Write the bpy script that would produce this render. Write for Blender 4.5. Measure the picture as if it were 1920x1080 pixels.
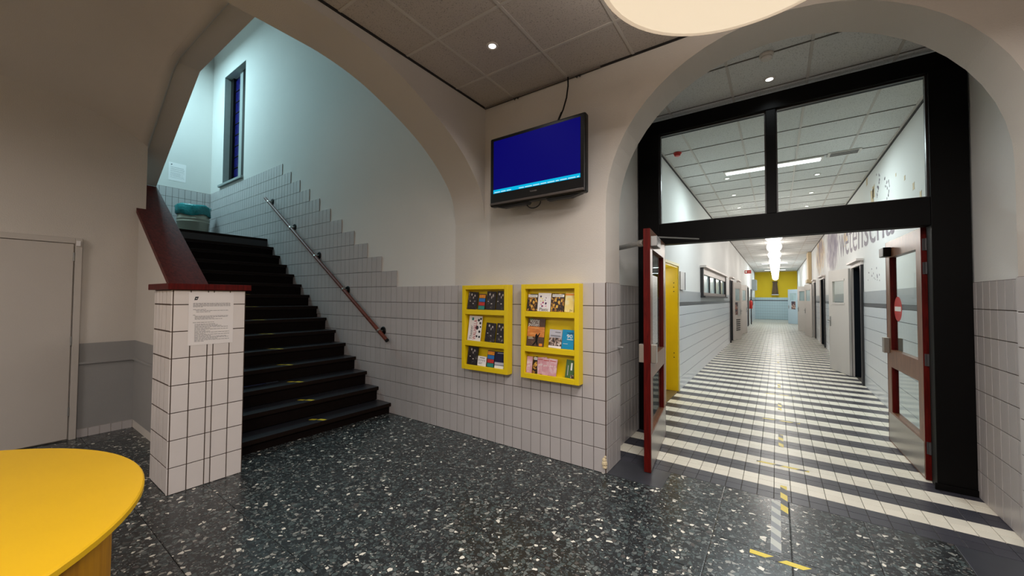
import bpy, bmesh, math, random
from mathutils import Matrix, Vector

for o in list(bpy.data.objects):
    bpy.data.objects.remove(o)
random.seed(7)
scene = bpy.context.scene
COL = scene.collection

# ------------------------------------------------------------------ camera
CAM_H = 1.5
YAW, PITCH, ROLL, FPX = 0.610449, 0.026297, 0.005522, 708.0
fwd = Vector((-math.sin(YAW) * math.cos(PITCH), math.cos(YAW) * math.cos(PITCH), math.sin(PITCH)))
r0 = Vector((math.cos(YAW), math.sin(YAW), 0))
u0 = r0.cross(fwd)
rgt = r0 * math.cos(ROLL) + u0 * math.sin(ROLL)
upv = -r0 * math.sin(ROLL) + u0 * math.cos(ROLL)
cam_d = bpy.data.cameras.new('camera')
cam = bpy.data.objects.new('camera', cam_d)
COL.objects.link(cam)
cam.matrix_world = Matrix(((rgt.x, upv.x, -fwd.x, 0), (rgt.y, upv.y, -fwd.y, 0), (rgt.z, upv.z, -fwd.z, CAM_H), (0, 0, 0, 1)))
cam_d.sensor_width = 36
cam_d.lens = FPX / 1920 * 36
cam_d.clip_start = 0.02
cam_d.clip_end = 200
scene.camera = cam

def project(p):
    d = Vector(p) - Vector((0, 0, CAM_H))
    z = d.dot(fwd)
    if z < 0.05:
        return None
    return (960 + FPX * d.dot(rgt) / z, 540 - FPX * d.dot(upv) / z, z)

# ------------------------------------------------------------------ world, exposure
world = bpy.data.worlds.new('night')
scene.world = world
world.use_nodes = True
world.node_tree.nodes['Background'].inputs[0].default_value = (0.02, 0.025, 0.06, 1)
world.node_tree.nodes['Background'].inputs[1].default_value = 0.4
scene.view_settings.view_transform = 'Standard'
scene.view_settings.look = 'None'
scene.view_settings.exposure = 0.0
scene.view_settings.gamma = 1.0
scene.view_settings.use_curve_mapping = False

# light powers
P_DRUM = 58.0
P_LOBBY_SPOT = 20.0
P_STAIR = 165.0
P_GLOBE = 22.0
P_TUBE = 50.0
P_CORR_SPOT = 9.0
P_VEST_SPOT = 4.5
WARM = (1.0, 0.945, 0.91)
COOL = (0.86, 0.97, 1.0)
CYAN = (0.53, 0.89, 1.0)

def light(name, kind, loc, power, color, size=0.1, size_y=None, rot=(0, 0, 0), spot=None, blend=0.5, parent=None):
    d = bpy.data.lights.new(name, kind)
    d.energy = power
    d.color = color
    if kind == 'AREA':
        if size_y:
            d.shape = 'RECTANGLE'; d.size = size; d.size_y = size_y
        else:
            d.shape = 'DISK'; d.size = size
    else:
        d.shadow_soft_size = size
        if kind == 'SPOT':
            d.spot_size = spot; d.spot_blend = blend
    o = bpy.data.objects.new(name, d)
    COL.objects.link(o)
    o.location = loc
    o.rotation_euler = rot
    o.parent = parent
    return o

# ------------------------------------------------------------------ helpers
def C(r, g, b):
    def f(v):
        v /= 255
        return v / 12.92 if v <= 0.04045 else ((v + 0.055) / 1.055) ** 2.4
    return (f(r), f(g), f(b), 1)

MATS = {}
def new_mat(name):
    m = bpy.data.materials.new(name)
    m.use_nodes = True
    nt = m.node_tree
    b = nt.nodes['Principled BSDF']
    MATS[name] = m
    return m, nt, b

def simple(name, col, rough=0.5, metal=0.0, var=0.0, noise=0.0, nscale=20.0, bump=0.0, bscale=150.0, spec=0.5, objvar=0.0, emit=None, estr=0.0):
    m, nt, b = new_mat(name)
    b.inputs['Roughness'].default_value = rough
    b.inputs['Metallic'].default_value = metal
    b.inputs['Specular IOR Level'].default_value = spec
    b.inputs['Base Color'].default_value = col
    geo = nt.nodes.new('ShaderNodeNewGeometry')
    src = None
    if noise:
        n = nt.nodes.new('ShaderNodeTexNoise')
        n.inputs['Scale'].default_value = nscale
        n.inputs['Detail'].default_value = 5
        nt.links.new(geo.outputs['Position'], n.inputs['Vector'])
        mp = nt.nodes.new('ShaderNodeMapRange')
        mp.inputs['To Min'].default_value = 1 - noise
        mp.inputs['To Max'].default_value = 1 + noise
        nt.links.new(n.outputs['Fac'], mp.inputs['Value'])
        src = mp.outputs[0]
    if objvar:
        oi = nt.nodes.new('ShaderNodeObjectInfo')
        mp = nt.nodes.new('ShaderNodeMapRange')
        mp.inputs['To Min'].default_value = 1 - objvar
        mp.inputs['To Max'].default_value = 1 + objvar
        nt.links.new(oi.outputs['Random'], mp.inputs['Value'])
        if src:
            mu = nt.nodes.new('ShaderNodeMath'); mu.operation = 'MULTIPLY'
            nt.links.new(src, mu.inputs[0]); nt.links.new(mp.outputs[0], mu.inputs[1])
            src = mu.outputs[0]
        else:
            src = mp.outputs[0]
    if src:
        mx = nt.nodes.new('ShaderNodeVectorMath'); mx.operation = 'SCALE'
        mx.inputs[0].default_value = col[:3]
        nt.links.new(src, mx.inputs['Scale'])
        nt.links.new(mx.outputs[0], b.inputs['Base Color'])
    if bump:
        n2 = nt.nodes.new('ShaderNodeTexNoise')
        n2.inputs['Scale'].default_value = bscale
        n2.inputs['Detail'].default_value = 4
        nt.links.new(geo.outputs['Position'], n2.inputs['Vector'])
        bp = nt.nodes.new('ShaderNodeBump')
        bp.inputs['Strength'].default_value = bump
        bp.inputs['Distance'].default_value = 0.01
        nt.links.new(n2.outputs['Fac'], bp.inputs['Height'])
        nt.links.new(bp.outputs['Normal'], b.inputs['Normal'])
    if emit:
        b.inputs['Emission Color'].default_value = emit
        b.inputs['Emission Strength'].default_value = estr
    return m

def ramp(nt, stops, interp='LINEAR'):
    r = nt.nodes.new('ShaderNodeValToRGB')
    r.color_ramp.interpolation = interp
    e = r.color_ramp.elements
    while len(e) > 1:
        e.remove(e[-1])
    e[0].position = stops[0][0]; e[0].color = stops[0][1]
    for p, c in stops[1:]:
        k = e.new(p); k.color = c
    return r

def wood(name, c1, c2, rough=0.35, axis='z', scale=6.0, stretch=12.0, spec=0.4):
    m, nt, b = new_mat(name)
    b.inputs['Specular IOR Level'].default_value = spec
    tc = nt.nodes.new('ShaderNodeTexCoord')
    mp = nt.nodes.new('ShaderNodeMapping')
    s = [stretch * scale] * 3
    s['xyz'.index(axis)] = scale
    mp.inputs['Scale'].default_value = s
    nt.links.new(tc.outputs['Object'], mp.inputs['Vector'])
    n = nt.nodes.new('ShaderNodeTexNoise')
    n.inputs['Scale'].default_value = 1.0
    n.inputs['Detail'].default_value = 6
    n.inputs['Distortion'].default_value = 0.8
    nt.links.new(mp.outputs[0], n.inputs['Vector'])
    r = ramp(nt, [(0.35, c1), (0.65, c2)])
    nt.links.new(n.outputs['Fac'], r.inputs[0])
    nt.links.new(r.outputs[0], b.inputs['Base Color'])
    b.inputs['Roughness'].default_value = rough
    return m

def glass(name, tint=(0.95, 0.98, 0.97, 1), refl=0.08):
    m, nt, b = new_mat(name)
    nt.nodes.remove(b)
    out = nt.nodes['Material Output']
    t = nt.nodes.new('ShaderNodeBsdfTransparent'); t.inputs[0].default_value = tint
    g = nt.nodes.new('ShaderNodeBsdfGlossy'); g.inputs['Roughness'].default_value = 0.02
    lw = nt.nodes.new('ShaderNodeLayerWeight'); lw.inputs[0].default_value = 0.25
    mu = nt.nodes.new('ShaderNodeMath'); mu.operation = 'MULTIPLY_ADD'
    mu.inputs[1].default_value = 0.12; mu.inputs[2].default_value = 0.0
    nt.links.new(lw.outputs['Fresnel'], mu.inputs[0])
    mx = nt.nodes.new('ShaderNodeMixShader')
    nt.links.new(mu.outputs[0], mx.inputs[0])
    nt.links.new(t.outputs[0], mx.inputs[1]); nt.links.new(g.outputs[0], mx.inputs[2])
    nt.links.new(mx.outputs[0], out.inputs['Surface'])
    return m

def emitter(name, col, strength):
    m, nt, b = new_mat(name)
    b.inputs['Base Color'].default_value = (0.8, 0.8, 0.8, 1)
    b.inputs['Emission Color'].default_value = col
    b.inputs['Emission Strength'].default_value = strength
    b.inputs['Roughness'].default_value = 0.6
    return m

# terrazzo: angular stone chips in a dark matrix
def terrazzo():
    m, nt, b = new_mat('terrazzo')
    L = nt.links
    geo = nt.nodes.new('ShaderNodeNewGeometry')
    oi = nt.nodes.new('ShaderNodeObjectInfo')
    off = nt.nodes.new('ShaderNodeVectorMath'); off.operation = 'MULTIPLY_ADD'
    comb = nt.nodes.new('ShaderNodeCombineXYZ')
    for i in range(3):
        L.new(oi.outputs['Random'], comb.inputs[i])
    off.inputs[1].default_value = (13.0, 7.0, 0.0)
    L.new(comb.outputs[0], off.inputs[0]); L.new(geo.outputs['Position'], off.inputs[2])
    nz = nt.nodes.new('ShaderNodeTexNoise'); nz.inputs['Scale'].default_value = 30; nz.inputs['Detail'].default_value = 2
    L.new(off.outputs[0], nz.inputs['Vector'])
    wv = nt.nodes.new('ShaderNodeVectorMath'); wv.operation = 'MULTIPLY_ADD'
    wv.inputs[1].default_value = (0.018, 0.018, 0.0)
    L.new(nz.outputs['Color'], wv.inputs[0]); L.new(off.outputs[0], wv.inputs[2])
    prev = None
    base = C(38, 40, 42)
    layers = [(95.0, 0.40, 'small'), (38.0, 0.36, 'mid')]
    for sc, thr, nm in layers:
        v = nt.nodes.new('ShaderNodeTexVoronoi'); v.voronoi_dimensions = '2D'
        v.inputs['Scale'].default_value = sc
        L.new(wv.outputs[0], v.inputs['Vector'])
        ve = nt.nodes.new('ShaderNodeTexVoronoi'); ve.voronoi_dimensions = '2D'; ve.feature = 'DISTANCE_TO_EDGE'
        ve.inputs['Scale'].default_value = sc
        L.new(wv.outputs[0], ve.inputs['Vector'])
        sep = nt.nodes.new('ShaderNodeSeparateColor')
        L.new(v.outputs['Color'], sep.inputs[0])
        r = ramp(nt, [(0.0, C(36, 38, 40)), (0.22, C(54, 60, 62)), (0.48, C(74, 84, 84)), (0.70, C(100, 106, 105)), (0.84, C(84, 80, 78)), (0.89, C(142, 142, 136)), (0.955 if nm == 'mid' else 0.982, C(226, 222, 210))], 'CONSTANT')
        L.new(sep.outputs[0], r.inputs[0])
        # chip present?
        th = nt.nodes.new('ShaderNodeMath'); th.operation = 'GREATER_THAN'; th.inputs[1].default_value = thr
        L.new(sep.outputs[1], th.inputs[0])
        # keep away from cell edges (dark matrix)
        wd = nt.nodes.new('ShaderNodeMath'); wd.operation = 'MULTIPLY_ADD'; wd.inputs[1].default_value = 0.16; wd.inputs[2].default_value = 0.05
        L.new(sep.outputs[2], wd.inputs[0])
        ed = nt.nodes.new('ShaderNodeMath'); ed.operation = 'GREATER_THAN'
        L.new(ve.outputs['Distance'], ed.inputs[0]); L.new(wd.outputs[0], ed.inputs[1])
        mk = nt.nodes.new('ShaderNodeMath'); mk.operation = 'MULTIPLY'
        L.new(th.outputs[0], mk.inputs[0]); L.new(ed.outputs[0], mk.inputs[1])
        mx = nt.nodes.new('ShaderNodeMix'); mx.data_type = 'RGBA'
        L.new(mk.outputs[0], mx.inputs[0])
        if prev is None:
            mx.inputs[6].default_value = base
        else:
            L.new(prev, mx.inputs[6])
        L.new(r.outputs[0], mx.inputs[7])
        prev = mx.outputs[2]
    hsv = nt.nodes.new('ShaderNodeHueSaturation'); hsv.inputs['Value'].default_value = 1.0
    L.new(prev, hsv.inputs['Color'])
    L.new(hsv.outputs[0], b.inputs['Base Color'])
    b.inputs['Roughness'].default_value = 0.26
    b.inputs['Specular IOR Level'].default_value = 0.45
    return m

def ceiling_panel_mat(name, col):
    m, nt, b = new_mat(name)
    L = nt.links
    geo = nt.nodes.new('ShaderNodeNewGeometry')
    n = nt.nodes.new('ShaderNodeTexNoise'); n.inputs['Scale'].default_value = 120; n.inputs['Detail'].default_value = 3
    L.new(geo.outputs['Position'], n.inputs['Vector'])
    r = ramp(nt, [(0.0, (col[0] * .35, col[1] * .35, col[2] * .35, 1)), (0.33, (col[0] * .58, col[1] * .58, col[2] * .58, 1)), (0.43, col)])
    L.new(n.outputs['Fac'], r.inputs[0]); L.new(r.outputs[0], b.inputs['Base Color'])
    bp = nt.nodes.new('ShaderNodeBump'); bp.inputs['Strength'].default_value = 0.4; bp.inputs['Distance'].default_value = 0.004
    L.new(n.outputs['Fac'], bp.inputs['Height']); L.new(bp.outputs['Normal'], b.inputs['Normal'])
    b.inputs['Roughness'].default_value = 0.9
    b.inputs['Specular IOR Level'].default_value = 0.1
    return m

def stripes_mat(name, c1, c2, period, axis=(1, 1, 0), duty=0.5, rough=0.4):
    """diagonal hazard stripes, in object space"""
    m, nt, b = new_mat(name)
    L = nt.links
    tc = nt.nodes.new('ShaderNodeTexCoord')
    dt = nt.nodes.new('ShaderNodeVectorMath'); dt.operation = 'DOT_PRODUCT'; dt.inputs[1].default_value = axis
    L.new(tc.outputs['Object'], dt.inputs[0])
    mm = nt.nodes.new('ShaderNodeMath'); mm.operation = 'MODULO'; mm.inputs[1].default_value = period
    ad = nt.nodes.new('ShaderNodeMath'); ad.operation = 'ADD'; ad.inputs[1].default_value = period * 400
    L.new(dt.outputs['Value'], ad.inputs[0]); L.new(ad.outputs[0], mm.inputs[0])
    gt = nt.nodes.new('ShaderNodeMath'); gt.operation = 'GREATER_THAN'; gt.inputs[1].default_value = period * duty
    L.new(mm.outputs[0], gt.inputs[0])
    mx = nt.nodes.new('ShaderNodeMix'); mx.data_type = 'RGBA'
    mx.inputs[6].default_value = c1; mx.inputs[7].default_value = c2
    L.new(gt.outputs[0], mx.inputs[0]); L.new(mx.outputs[2], b.inputs['Base Color'])
    b.inputs['Roughness'].default_value = rough
    return m

def blotch(name, stops, scale=30.0, rough=0.35, detail=3, dist=1.0, stretch=(1, 1, 1)):
    """printed cover: irregular patches of ink"""
    m, nt, b = new_mat(name)
    L = nt.links
    tc = nt.nodes.new('ShaderNodeTexCoord')
    oi = nt.nodes.new('ShaderNodeObjectInfo')
    mp = nt.nodes.new('ShaderNodeMapping'); mp.inputs['Scale'].default_value = stretch
    L.new(tc.outputs['Object'], mp.inputs['Vector'])
    n = nt.nodes.new('ShaderNodeTexNoise'); n.noise_dimensions = '4D'
    n.inputs['Scale'].default_value = scale; n.inputs['Detail'].default_value = detail; n.inputs['Distortion'].default_value = dist
    L.new(mp.outputs[0], n.inputs['Vector'])
    mu = nt.nodes.new('ShaderNodeMath'); mu.operation = 'MULTIPLY'; mu.inputs[1].default_value = 9.0
    L.new(oi.outputs['Random'], mu.inputs[0]); L.new(mu.outputs[0], n.inputs['W'])
    r = ramp(nt, stops)
    L.new(n.outputs['Fac'], r.inputs[0]); L.new(r.outputs[0], b.inputs['Base Color'])
    b.inputs['Roughness'].default_value = rough
    return m

def dado_mat(name, col, joint, pitch=0.108):
    """tile strip seen too far off to build every tile: fine vertical joints"""
    m, nt, b = new_mat(name)
    L = nt.links
    geo = nt.nodes.new('ShaderNodeNewGeometry')
    sp = nt.nodes.new('ShaderNodeSeparateXYZ'); L.new(geo.outputs['Position'], sp.inputs[0])
    ad = nt.nodes.new('ShaderNodeMath'); ad.operation = 'ADD'
    L.new(sp.outputs[0], ad.inputs[0]); L.new(sp.outputs[1], ad.inputs[1])
    a2 = nt.nodes.new('ShaderNodeMath'); a2.operation = 'ADD'; a2.inputs[1].default_value = 100 * pitch
    L.new(ad.outputs[0], a2.inputs[0])
    mm = nt.nodes.new('ShaderNodeMath'); mm.operation = 'MODULO'; mm.inputs[1].default_value = pitch
    L.new(a2.outputs[0], mm.inputs[0])
    lt = nt.nodes.new('ShaderNodeMath'); lt.operation = 'LESS_THAN'; lt.inputs[1].default_value = 0.004
    L.new(mm.outputs[0], lt.inputs[0])
    mx = nt.nodes.new('ShaderNodeMix'); mx.data_type = 'RGBA'
    mx.inputs[6].default_value = col; mx.inputs[7].default_value = joint
    L.new(lt.outputs[0], mx.inputs[0]); L.new(mx.outputs[2], b.inputs['Base Color'])
    b.inputs['Roughness'].default_value = 0.22
    return m

# ------------------------------------------------------------------ materials
plaster = simple('plaster', C(205, 198, 190), 0.75, noise=0.05, nscale=2.0, bump=0.25, bscale=140, spec=0.2)
plaster_cor = simple('plaster_corridor', C(222, 222, 220), 0.7, noise=0.03, nscale=2.0, bump=0.15, bscale=120, spec=0.2)
plaster_stair = simple('plaster_stairwell', C(216, 212, 207), 0.75, noise=0.03, nscale=2.0, bump=0.2, bscale=120, spec=0.2)
yellow_wall = simple('yellow_wall', C(218, 184, 14), 0.7, noise=0.04, nscale=3, bump=0.1)
grey_paint = simple('grey_paint', C(150, 148, 146), 0.6, noise=0.04, nscale=4, bump=0.15)
grout = simple('grout', C(78, 62, 52), 0.9, noise=0.15, nscale=40)
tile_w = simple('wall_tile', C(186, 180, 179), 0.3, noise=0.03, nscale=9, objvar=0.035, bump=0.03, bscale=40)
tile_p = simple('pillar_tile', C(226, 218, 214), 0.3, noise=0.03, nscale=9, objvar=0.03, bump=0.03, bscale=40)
tile_cor = dado_mat('corridor_tile', C(210, 214, 218), C(190, 195, 200))
tile_top = simple('corridor_top_tile', C(166, 170, 174), 0.3, noise=0.03, nscale=9)
band_m = simple('dark_band', C(70, 74, 78), 0.3)
f_white = simple('floor_tile_cream', C(238, 232, 216), 0.40, noise=0.05, nscale=14, objvar=0.05)
f_dark = simple('floor_tile_charcoal', C(58, 58, 66), 0.38, noise=0.10, nscale=14, objvar=0.10)
f_grout = simple('floor_grout', C(84, 78, 70), 0.8)
terr = terrazzo()
slab_dark = simple('dark_slab', C(58, 60, 66), 0.3, noise=0.25, nscale=8)
joint_m = simple('floor_joint', C(38, 34, 32), 0.8)
panel_lob = ceiling_panel_mat('ceiling_panel_mineral', C(190, 182, 176))
panel_cor = ceiling_panel_mat('ceiling_panel_corridor', C(222, 222, 220))
grid_m = simple('ceiling_grid', C(196, 190, 184), 0.5)
shadow_gap = simple('shadow_gap_dark', C(24, 20, 20), 0.6)  # dark trim colour stands in for shade in the ceiling gap
black_frame = simple('black_brown_frame', C(5, 4, 4), 0.5, noise=0.15, nscale=6, spec=0.12)
mahog = wood('mahogany', C(68, 9, 6), C(92, 15, 10), 0.5, spec=0.12)
door_wood = wood('door_wood', C(104, 66, 46), C(140, 94, 64), 0.35)
rail_wood = wood('rail_wood', C(84, 34, 20), C(112, 50, 30), 0.45, axis='x')
cap_wood = wood('cap_wood', C(74, 23, 20), C(100, 35, 30), 0.5, spec=0.2, axis='x', scale=3)
steel = simple('brushed_steel', C(176, 170, 162), 0.32, metal=0.85, noise=0.05, nscale=60)
alu = simple('grey_metal', C(150, 150, 148), 0.4, metal=0.5)
black_m = simple('black_metal', C(8, 8, 9), 0.4, spec=0.3)
glass_m = glass('clear_glass')
tread_m = simple('stair_tread', C(38, 39, 44), 0.35, noise=0.35, nscale=60)
riser_m = simple('stair_riser', C(17, 10, 8), 0.7, noise=0.3, nscale=20, spec=0.08)
nose_m = simple('stair_nosing', C(26, 17, 13), 0.6, noise=0.2, nscale=20, spec=0.1)
yellow_m = simple('yellow_lacquer', C(232, 200, 18), 0.4, noise=0.03, nscale=5, bump=0.04, bscale=60)
yellow_tb = simple('yellow_table', C(224, 176, 20), 0.42, noise=0.06, nscale=4)
yellow_side = wood('yellow_plywood_shaded', C(176, 118, 18), C(196, 138, 24), 0.5, scale=2)  # plywood grain, with the shade on the base mixed into a darker orange
white_paint = simple('white_door_paint', C(212, 206, 200), 0.45, noise=0.02, nscale=5)
door_grey = simple('hall_door_paint', C(190, 182, 174), 0.5, noise=0.03, nscale=5, bump=0.08)
blue_door = simple('pale_blue_paint', C(178, 198, 208), 0.45)
cream = simple('cream_paint', C(226, 214, 170), 0.5)
dark_open = simple('dark_interior', C(22, 26, 32), 0.8, spec=0.1)  # near-black puts the shade of doorways into room and reveal colour
paper = simple('paper', C(236, 230, 228), 0.7)
ink = simple('ink', C(74, 72, 76), 0.7)
ink_dk = simple('ink_dark', C(34, 32, 40), 0.6)
red_ink = simple('red_ink', C(176, 22, 40), 0.5)
white_ink = simple('white_ink', C(240, 238, 232), 0.5)
tape_y = simple('tape_yellow', C(226, 200, 40), 0.45)
tape_hz = stripes_mat('hazard_tape', C(222, 198, 44), C(52, 52, 56), 0.15, (0.75, 0.75, 0))
tape_hzx = stripes_mat('hazard_tape_cross', C(222, 198, 44), C(50, 50, 54), 0.175, (1.0, -1.0, 0), duty=0.66)
tape_pale = stripes_mat('pale_tape', C(186, 188, 180), C(132, 136, 140), 0.11, (0.75, 0.75, 0))  # stripes of two close pale greys
bag_m = simple('teal_bag', C(20, 120, 122), 0.25, noise=0.3, nscale=18, bump=0.8, bscale=30)
bin_m = simple('bin_metal', C(160, 156, 140), 0.4, metal=0.3)
red_m = simple('red_paint', C(196, 40, 30), 0.4)
tan_m = simple('tan_paint', C(206, 184, 146), 0.6, noise=0.04, nscale=5)
globe_m = emitter('globe_light', (1.0, 0.97, 0.93, 1), 2.5)
tube_m = emitter('tube_light', (0.95, 0.98, 1.0, 1), 2.0)
spot_m = emitter('spot_light', (1.0, 0.96, 0.90, 1), 3.0)
drum_m = emitter('drum_diffuser', C(250, 226, 192), 0.80)
drum_side = emitter('drum_fabric', C(244, 214, 178), 0.55)
tv_blue = emitter('tv_blue', C(6, 4, 112), 0.75)
tv_cyan = emitter('tv_cyan', C(0, 190, 240), 0.9)
tv_text = emitter('tv_text', C(190, 240, 250), 0.9)
for mm in (tv_blue, tv_cyan, tv_text):
    mm.node_tree.nodes['Principled BSDF'].inputs['Base Color'].default_value = (0.003, 0.003, 0.01, 1)
    mm.node_tree.nodes['Principled BSDF'].inputs['Specular IOR Level'].default_value = 0.05
night_glass = simple('night_glass', C(30, 28, 92), 0.15, noise=0.6, nscale=9)
conc = simple('window_reveal', C(150, 156, 154), 0.7, noise=0.08, nscale=10)

# ------------------------------------------------------------------ geometry helpers
class MB:
    def __init__(self):
        self.v = []; self.f = []
    def box(self, a, b):
        (x0, y0, z0), (x1, y1, z1) = a, b
        x0, x1 = min(x0, x1), max(x0, x1); y0, y1 = min(y0, y1), max(y0, y1); z0, z1 = min(z0, z1), max(z0, z1)
        n = len(self.v)
        self.v += [(x0, y0, z0), (x1, y0, z0), (x1, y1, z0), (x0, y1, z0), (x0, y0, z1), (x1, y0, z1), (x1, y1, z1), (x0, y1, z1)]
        self.f += [tuple(n + i for i in q) for q in ((0, 3, 2, 1), (4, 5, 6, 7), (0, 1, 5, 4), (1, 2, 6, 5), (2, 3, 7, 6), (3, 0, 4, 7))]
        return self
    def prism(self, pts, axis, a, b):
        """extrude a polygon (2D pts) along axis from a to b. axis 'y': pts=(x,z); 'x': pts=(y,z); 'z': pts=(x,y)"""
        def mk(p, t):
            return {'x': (t, p[0], p[1]), 'y': (p[0], t, p[1]), 'z': (p[0], p[1], t)}[axis]
        n = len(self.v); k = len(pts)
        self.v += [mk(p, a) for p in pts] + [mk(p, b) for p in pts]
        self.f.append(tuple(n + i for i in range(k)))
        self.f.append(tuple(n + k + i for i in reversed(range(k))))
        for i in range(k):
            j = (i + 1) % k
            self.f.append((n + i, n + k + i, n + k + j, n + j))
        return self
    def tube(self, p, q, r, seg=12, r2=None):
        p = Vector(p); q = Vector(q); d = (q - p).normalized()
        a = d.orthogonal().normalized(); b = d.cross(a)
        r2 = r if r2 is None else r2
        n = len(self.v)
        for c, rr in ((p, r), (q, r2)):
            for i in range(seg):
                t = 2 * math.pi * i / seg
                self.v.append(tuple(c + (a * math.cos(t) + b * math.sin(t)) * rr))
        self.f.append(tuple(n + i for i in reversed(range(seg))))
        self.f.append(tuple(n + seg + i for i in range(seg)))
        for i in range(seg):
            j = (i + 1) % seg
            self.f.append((n + i, n + j, n + seg + j, n + seg + i))
        return self
    def path(self, pts, r, seg=8):
        for i in range(len(pts) - 1):
            self.tube(pts[i], pts[i + 1], r, seg)
        return self
    def lathe(self, prof, c=(0, 0, 0), seg=32, cap=True):
        """prof list of (r,z)"""
        n = len(self.v); k = len(prof)
        for r, z in prof:
            for i in range(seg):
                t = 2 * math.pi * i / seg
                self.v.append((c[0] + r * math.cos(t), c[1] + r * math.sin(t), c[2] + z))
        for a in range(k - 1):
            for i in range(seg):
                j = (i + 1) % seg
                self.f.append((n + a * seg + i, n + a * seg + j, n + (a + 1) * seg + j, n + (a + 1) * seg + i))
        if cap:
            self.f.append(tuple(n + i for i in reversed(range(seg))))
            self.f.append(tuple(n + (k - 1) * seg + i for i in range(seg)))
        return self
    def mesh(self, name, mat, smooth=False):
        me = bpy.data.meshes.new(name)
        me.from_pydata(self.v, [], self.f)
        bm = bmesh.new(); bm.from_mesh(me)
        bmesh.ops.recalc_face_normals(bm, faces=bm.faces)
        bm.to_mesh(me); bm.free()
        me.materials.append(mat)
        if smooth:
            for p in me.polygons:
                p.use_smooth = True
        me.update()
        return me
    def build(self, name, mat, parent=None, loc=(0, 0, 0), rot=(0, 0, 0), smooth=False, bevel=0.0):
        return obj(name, self.mesh(name, mat, smooth), parent, loc, rot, bevel)

def obj(name, me, parent=None, loc=(0, 0, 0), rot=(0, 0, 0), bevel=0.0):
    o = bpy.data.objects.new(name, me)
    COL.objects.link(o)
    o.parent = parent
    o.location = loc
    o.rotation_euler = rot
    if bevel:
        bv = o.modifiers.new('bevel', 'BEVEL'); bv.width = bevel; bv.segments = 2; bv.limit_method = 'ANGLE'
    return o

def tag(o, label=None, cat=None, group=None, kind=None):
    if label: o['label'] = label
    if cat: o['category'] = cat
    if group: o['group'] = group
    if kind: o['kind'] = kind
    return o

def thing(name, label, cat, loc=(0, 0, 0), rz=0.0, group=None):
    o = bpy.data.objects.new(name, None)
    o.empty_display_size = 0.1
    COL.objects.link(o)
    o.location = loc
    o.rotation_euler = (0, 0, rz)
    return tag(o, label, cat, group)

def box(name, a, b, mat, parent=None, bevel=0.0, loc=(0, 0, 0)):
    return MB().box(a, b).build(name, mat, parent, loc, bevel=bevel)

def struct(o, label):
    return tag(o, label, kind='structure')

# shared pillowed tile: unit square centred, thickness 0..1 along +Z
def tile_mesh(name, mat, inset=0.010):
    me = bpy.data.meshes.new(name)
    a, b = 0.5, 0.5 - inset
    v = [(-a, -a, 0), (a, -a, 0), (a, a, 0), (-a, a, 0), (-a, -a, .88), (a, -a, .88), (a, a, .88), (-a, a, .88), (-b, -b, 1), (b, -b, 1), (b, b, 1), (-b, b, 1)]
    f = [(8, 9, 10, 11)]
    for i in range(4):
        j = (i + 1) % 4
        f.append((i, j, 4 + j, 4 + i)); f.append((4 + i, 4 + j, 8 + j, 8 + i))
    me.from_pydata(v, [], f)
    me.materials.append(mat); me.update()
    return me

FACE = {'-y': (math.pi / 2, 0, 0), '+x': (math.pi / 2, 0, math.pi / 2), '-x': (math.pi / 2, 0, -math.pi / 2), '+z': (0, 0, 0), '-z': (math.pi, 0, 0)}
TM = {}
def get_tm(mat):
    if mat.name not in TM:
        TM[mat.name] = tile_mesh('tile_' + mat.name, mat)
    return TM[mat.name]

def place_pieces(name, pieces, face, mat, parent, thick, gap=0.006, limit=300):
    """pieces: list of (centre xyz, w, h); the largest in view become parts, the rest one joined stuff part"""
    me = get_tm(mat)
    def area(p):
        q = project(p[0])
        if q is None: return 0
        ins = -60 < q[0] < 1980 and -60 < q[1] < 1140
        return (p[1] * p[2] / q[2] ** 2) * (1 if ins else 0.001)
    pieces = sorted(pieces, key=area, reverse=True)
    for c, w, h in pieces[:limit]:
        o = obj(name, me, parent, c, FACE[face])
        o.scale = (w - gap, h - gap, thick)
    rest = pieces[limit:]
    if rest:
        mb = MB()
        from mathutils import Euler
        R = Euler(FACE[face]).to_matrix()
        for c, w, h in rest:
            n = len(mb.v)
            for v in me.vertices:
                p = R @ Vector((v.co.x * (w - gap), v.co.y * (h - gap), v.co.z * thick)) + Vector(c)
                mb.v.append(tuple(p))
            for pl in me.polygons:
                mb.f.append(tuple(n + i for i in pl.vertices))
        me2 = bpy.data.meshes.new(name + '_rest')
        me2.from_pydata(mb.v, [], mb.f); me2.materials.append(mat); me2.update()
        tag(obj(name + '_field', me2, parent), kind='stuff')

def text_mesh(s, mat, width=None, height=None):
    cu = bpy.data.curves.new('lettering', 'FONT')
    cu.body = s; cu.align_x = 'LEFT'; cu.resolution_u = 3
    o = bpy.data.objects.new('lettering_tmp', cu)
    COL.objects.link(o)
    bpy.context.view_layer.update()
    me = bpy.data.meshes.new_from_object(o.evaluated_get(bpy.context.evaluated_depsgraph_get()))
    bpy.data.objects.remove(o)
    xs = [v.co.x for v in me.vertices]; ys = [v.co.y for v in me.vertices]
    w, h = max(xs) - min(xs), max(ys) - min(ys)
    sx = (width / w) if width else None
    sy = (height / h) if height else None
    sx = sx or sy; sy = sy or sx
    x0, y0 = min(xs), min(ys)
    for v in me.vertices:
        v.co.x = (v.co.x - x0) * sx; v.co.y = (v.co.y - y0) * sy
    me.materials.clear(); me.materials.append(mat)
    return me

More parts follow.
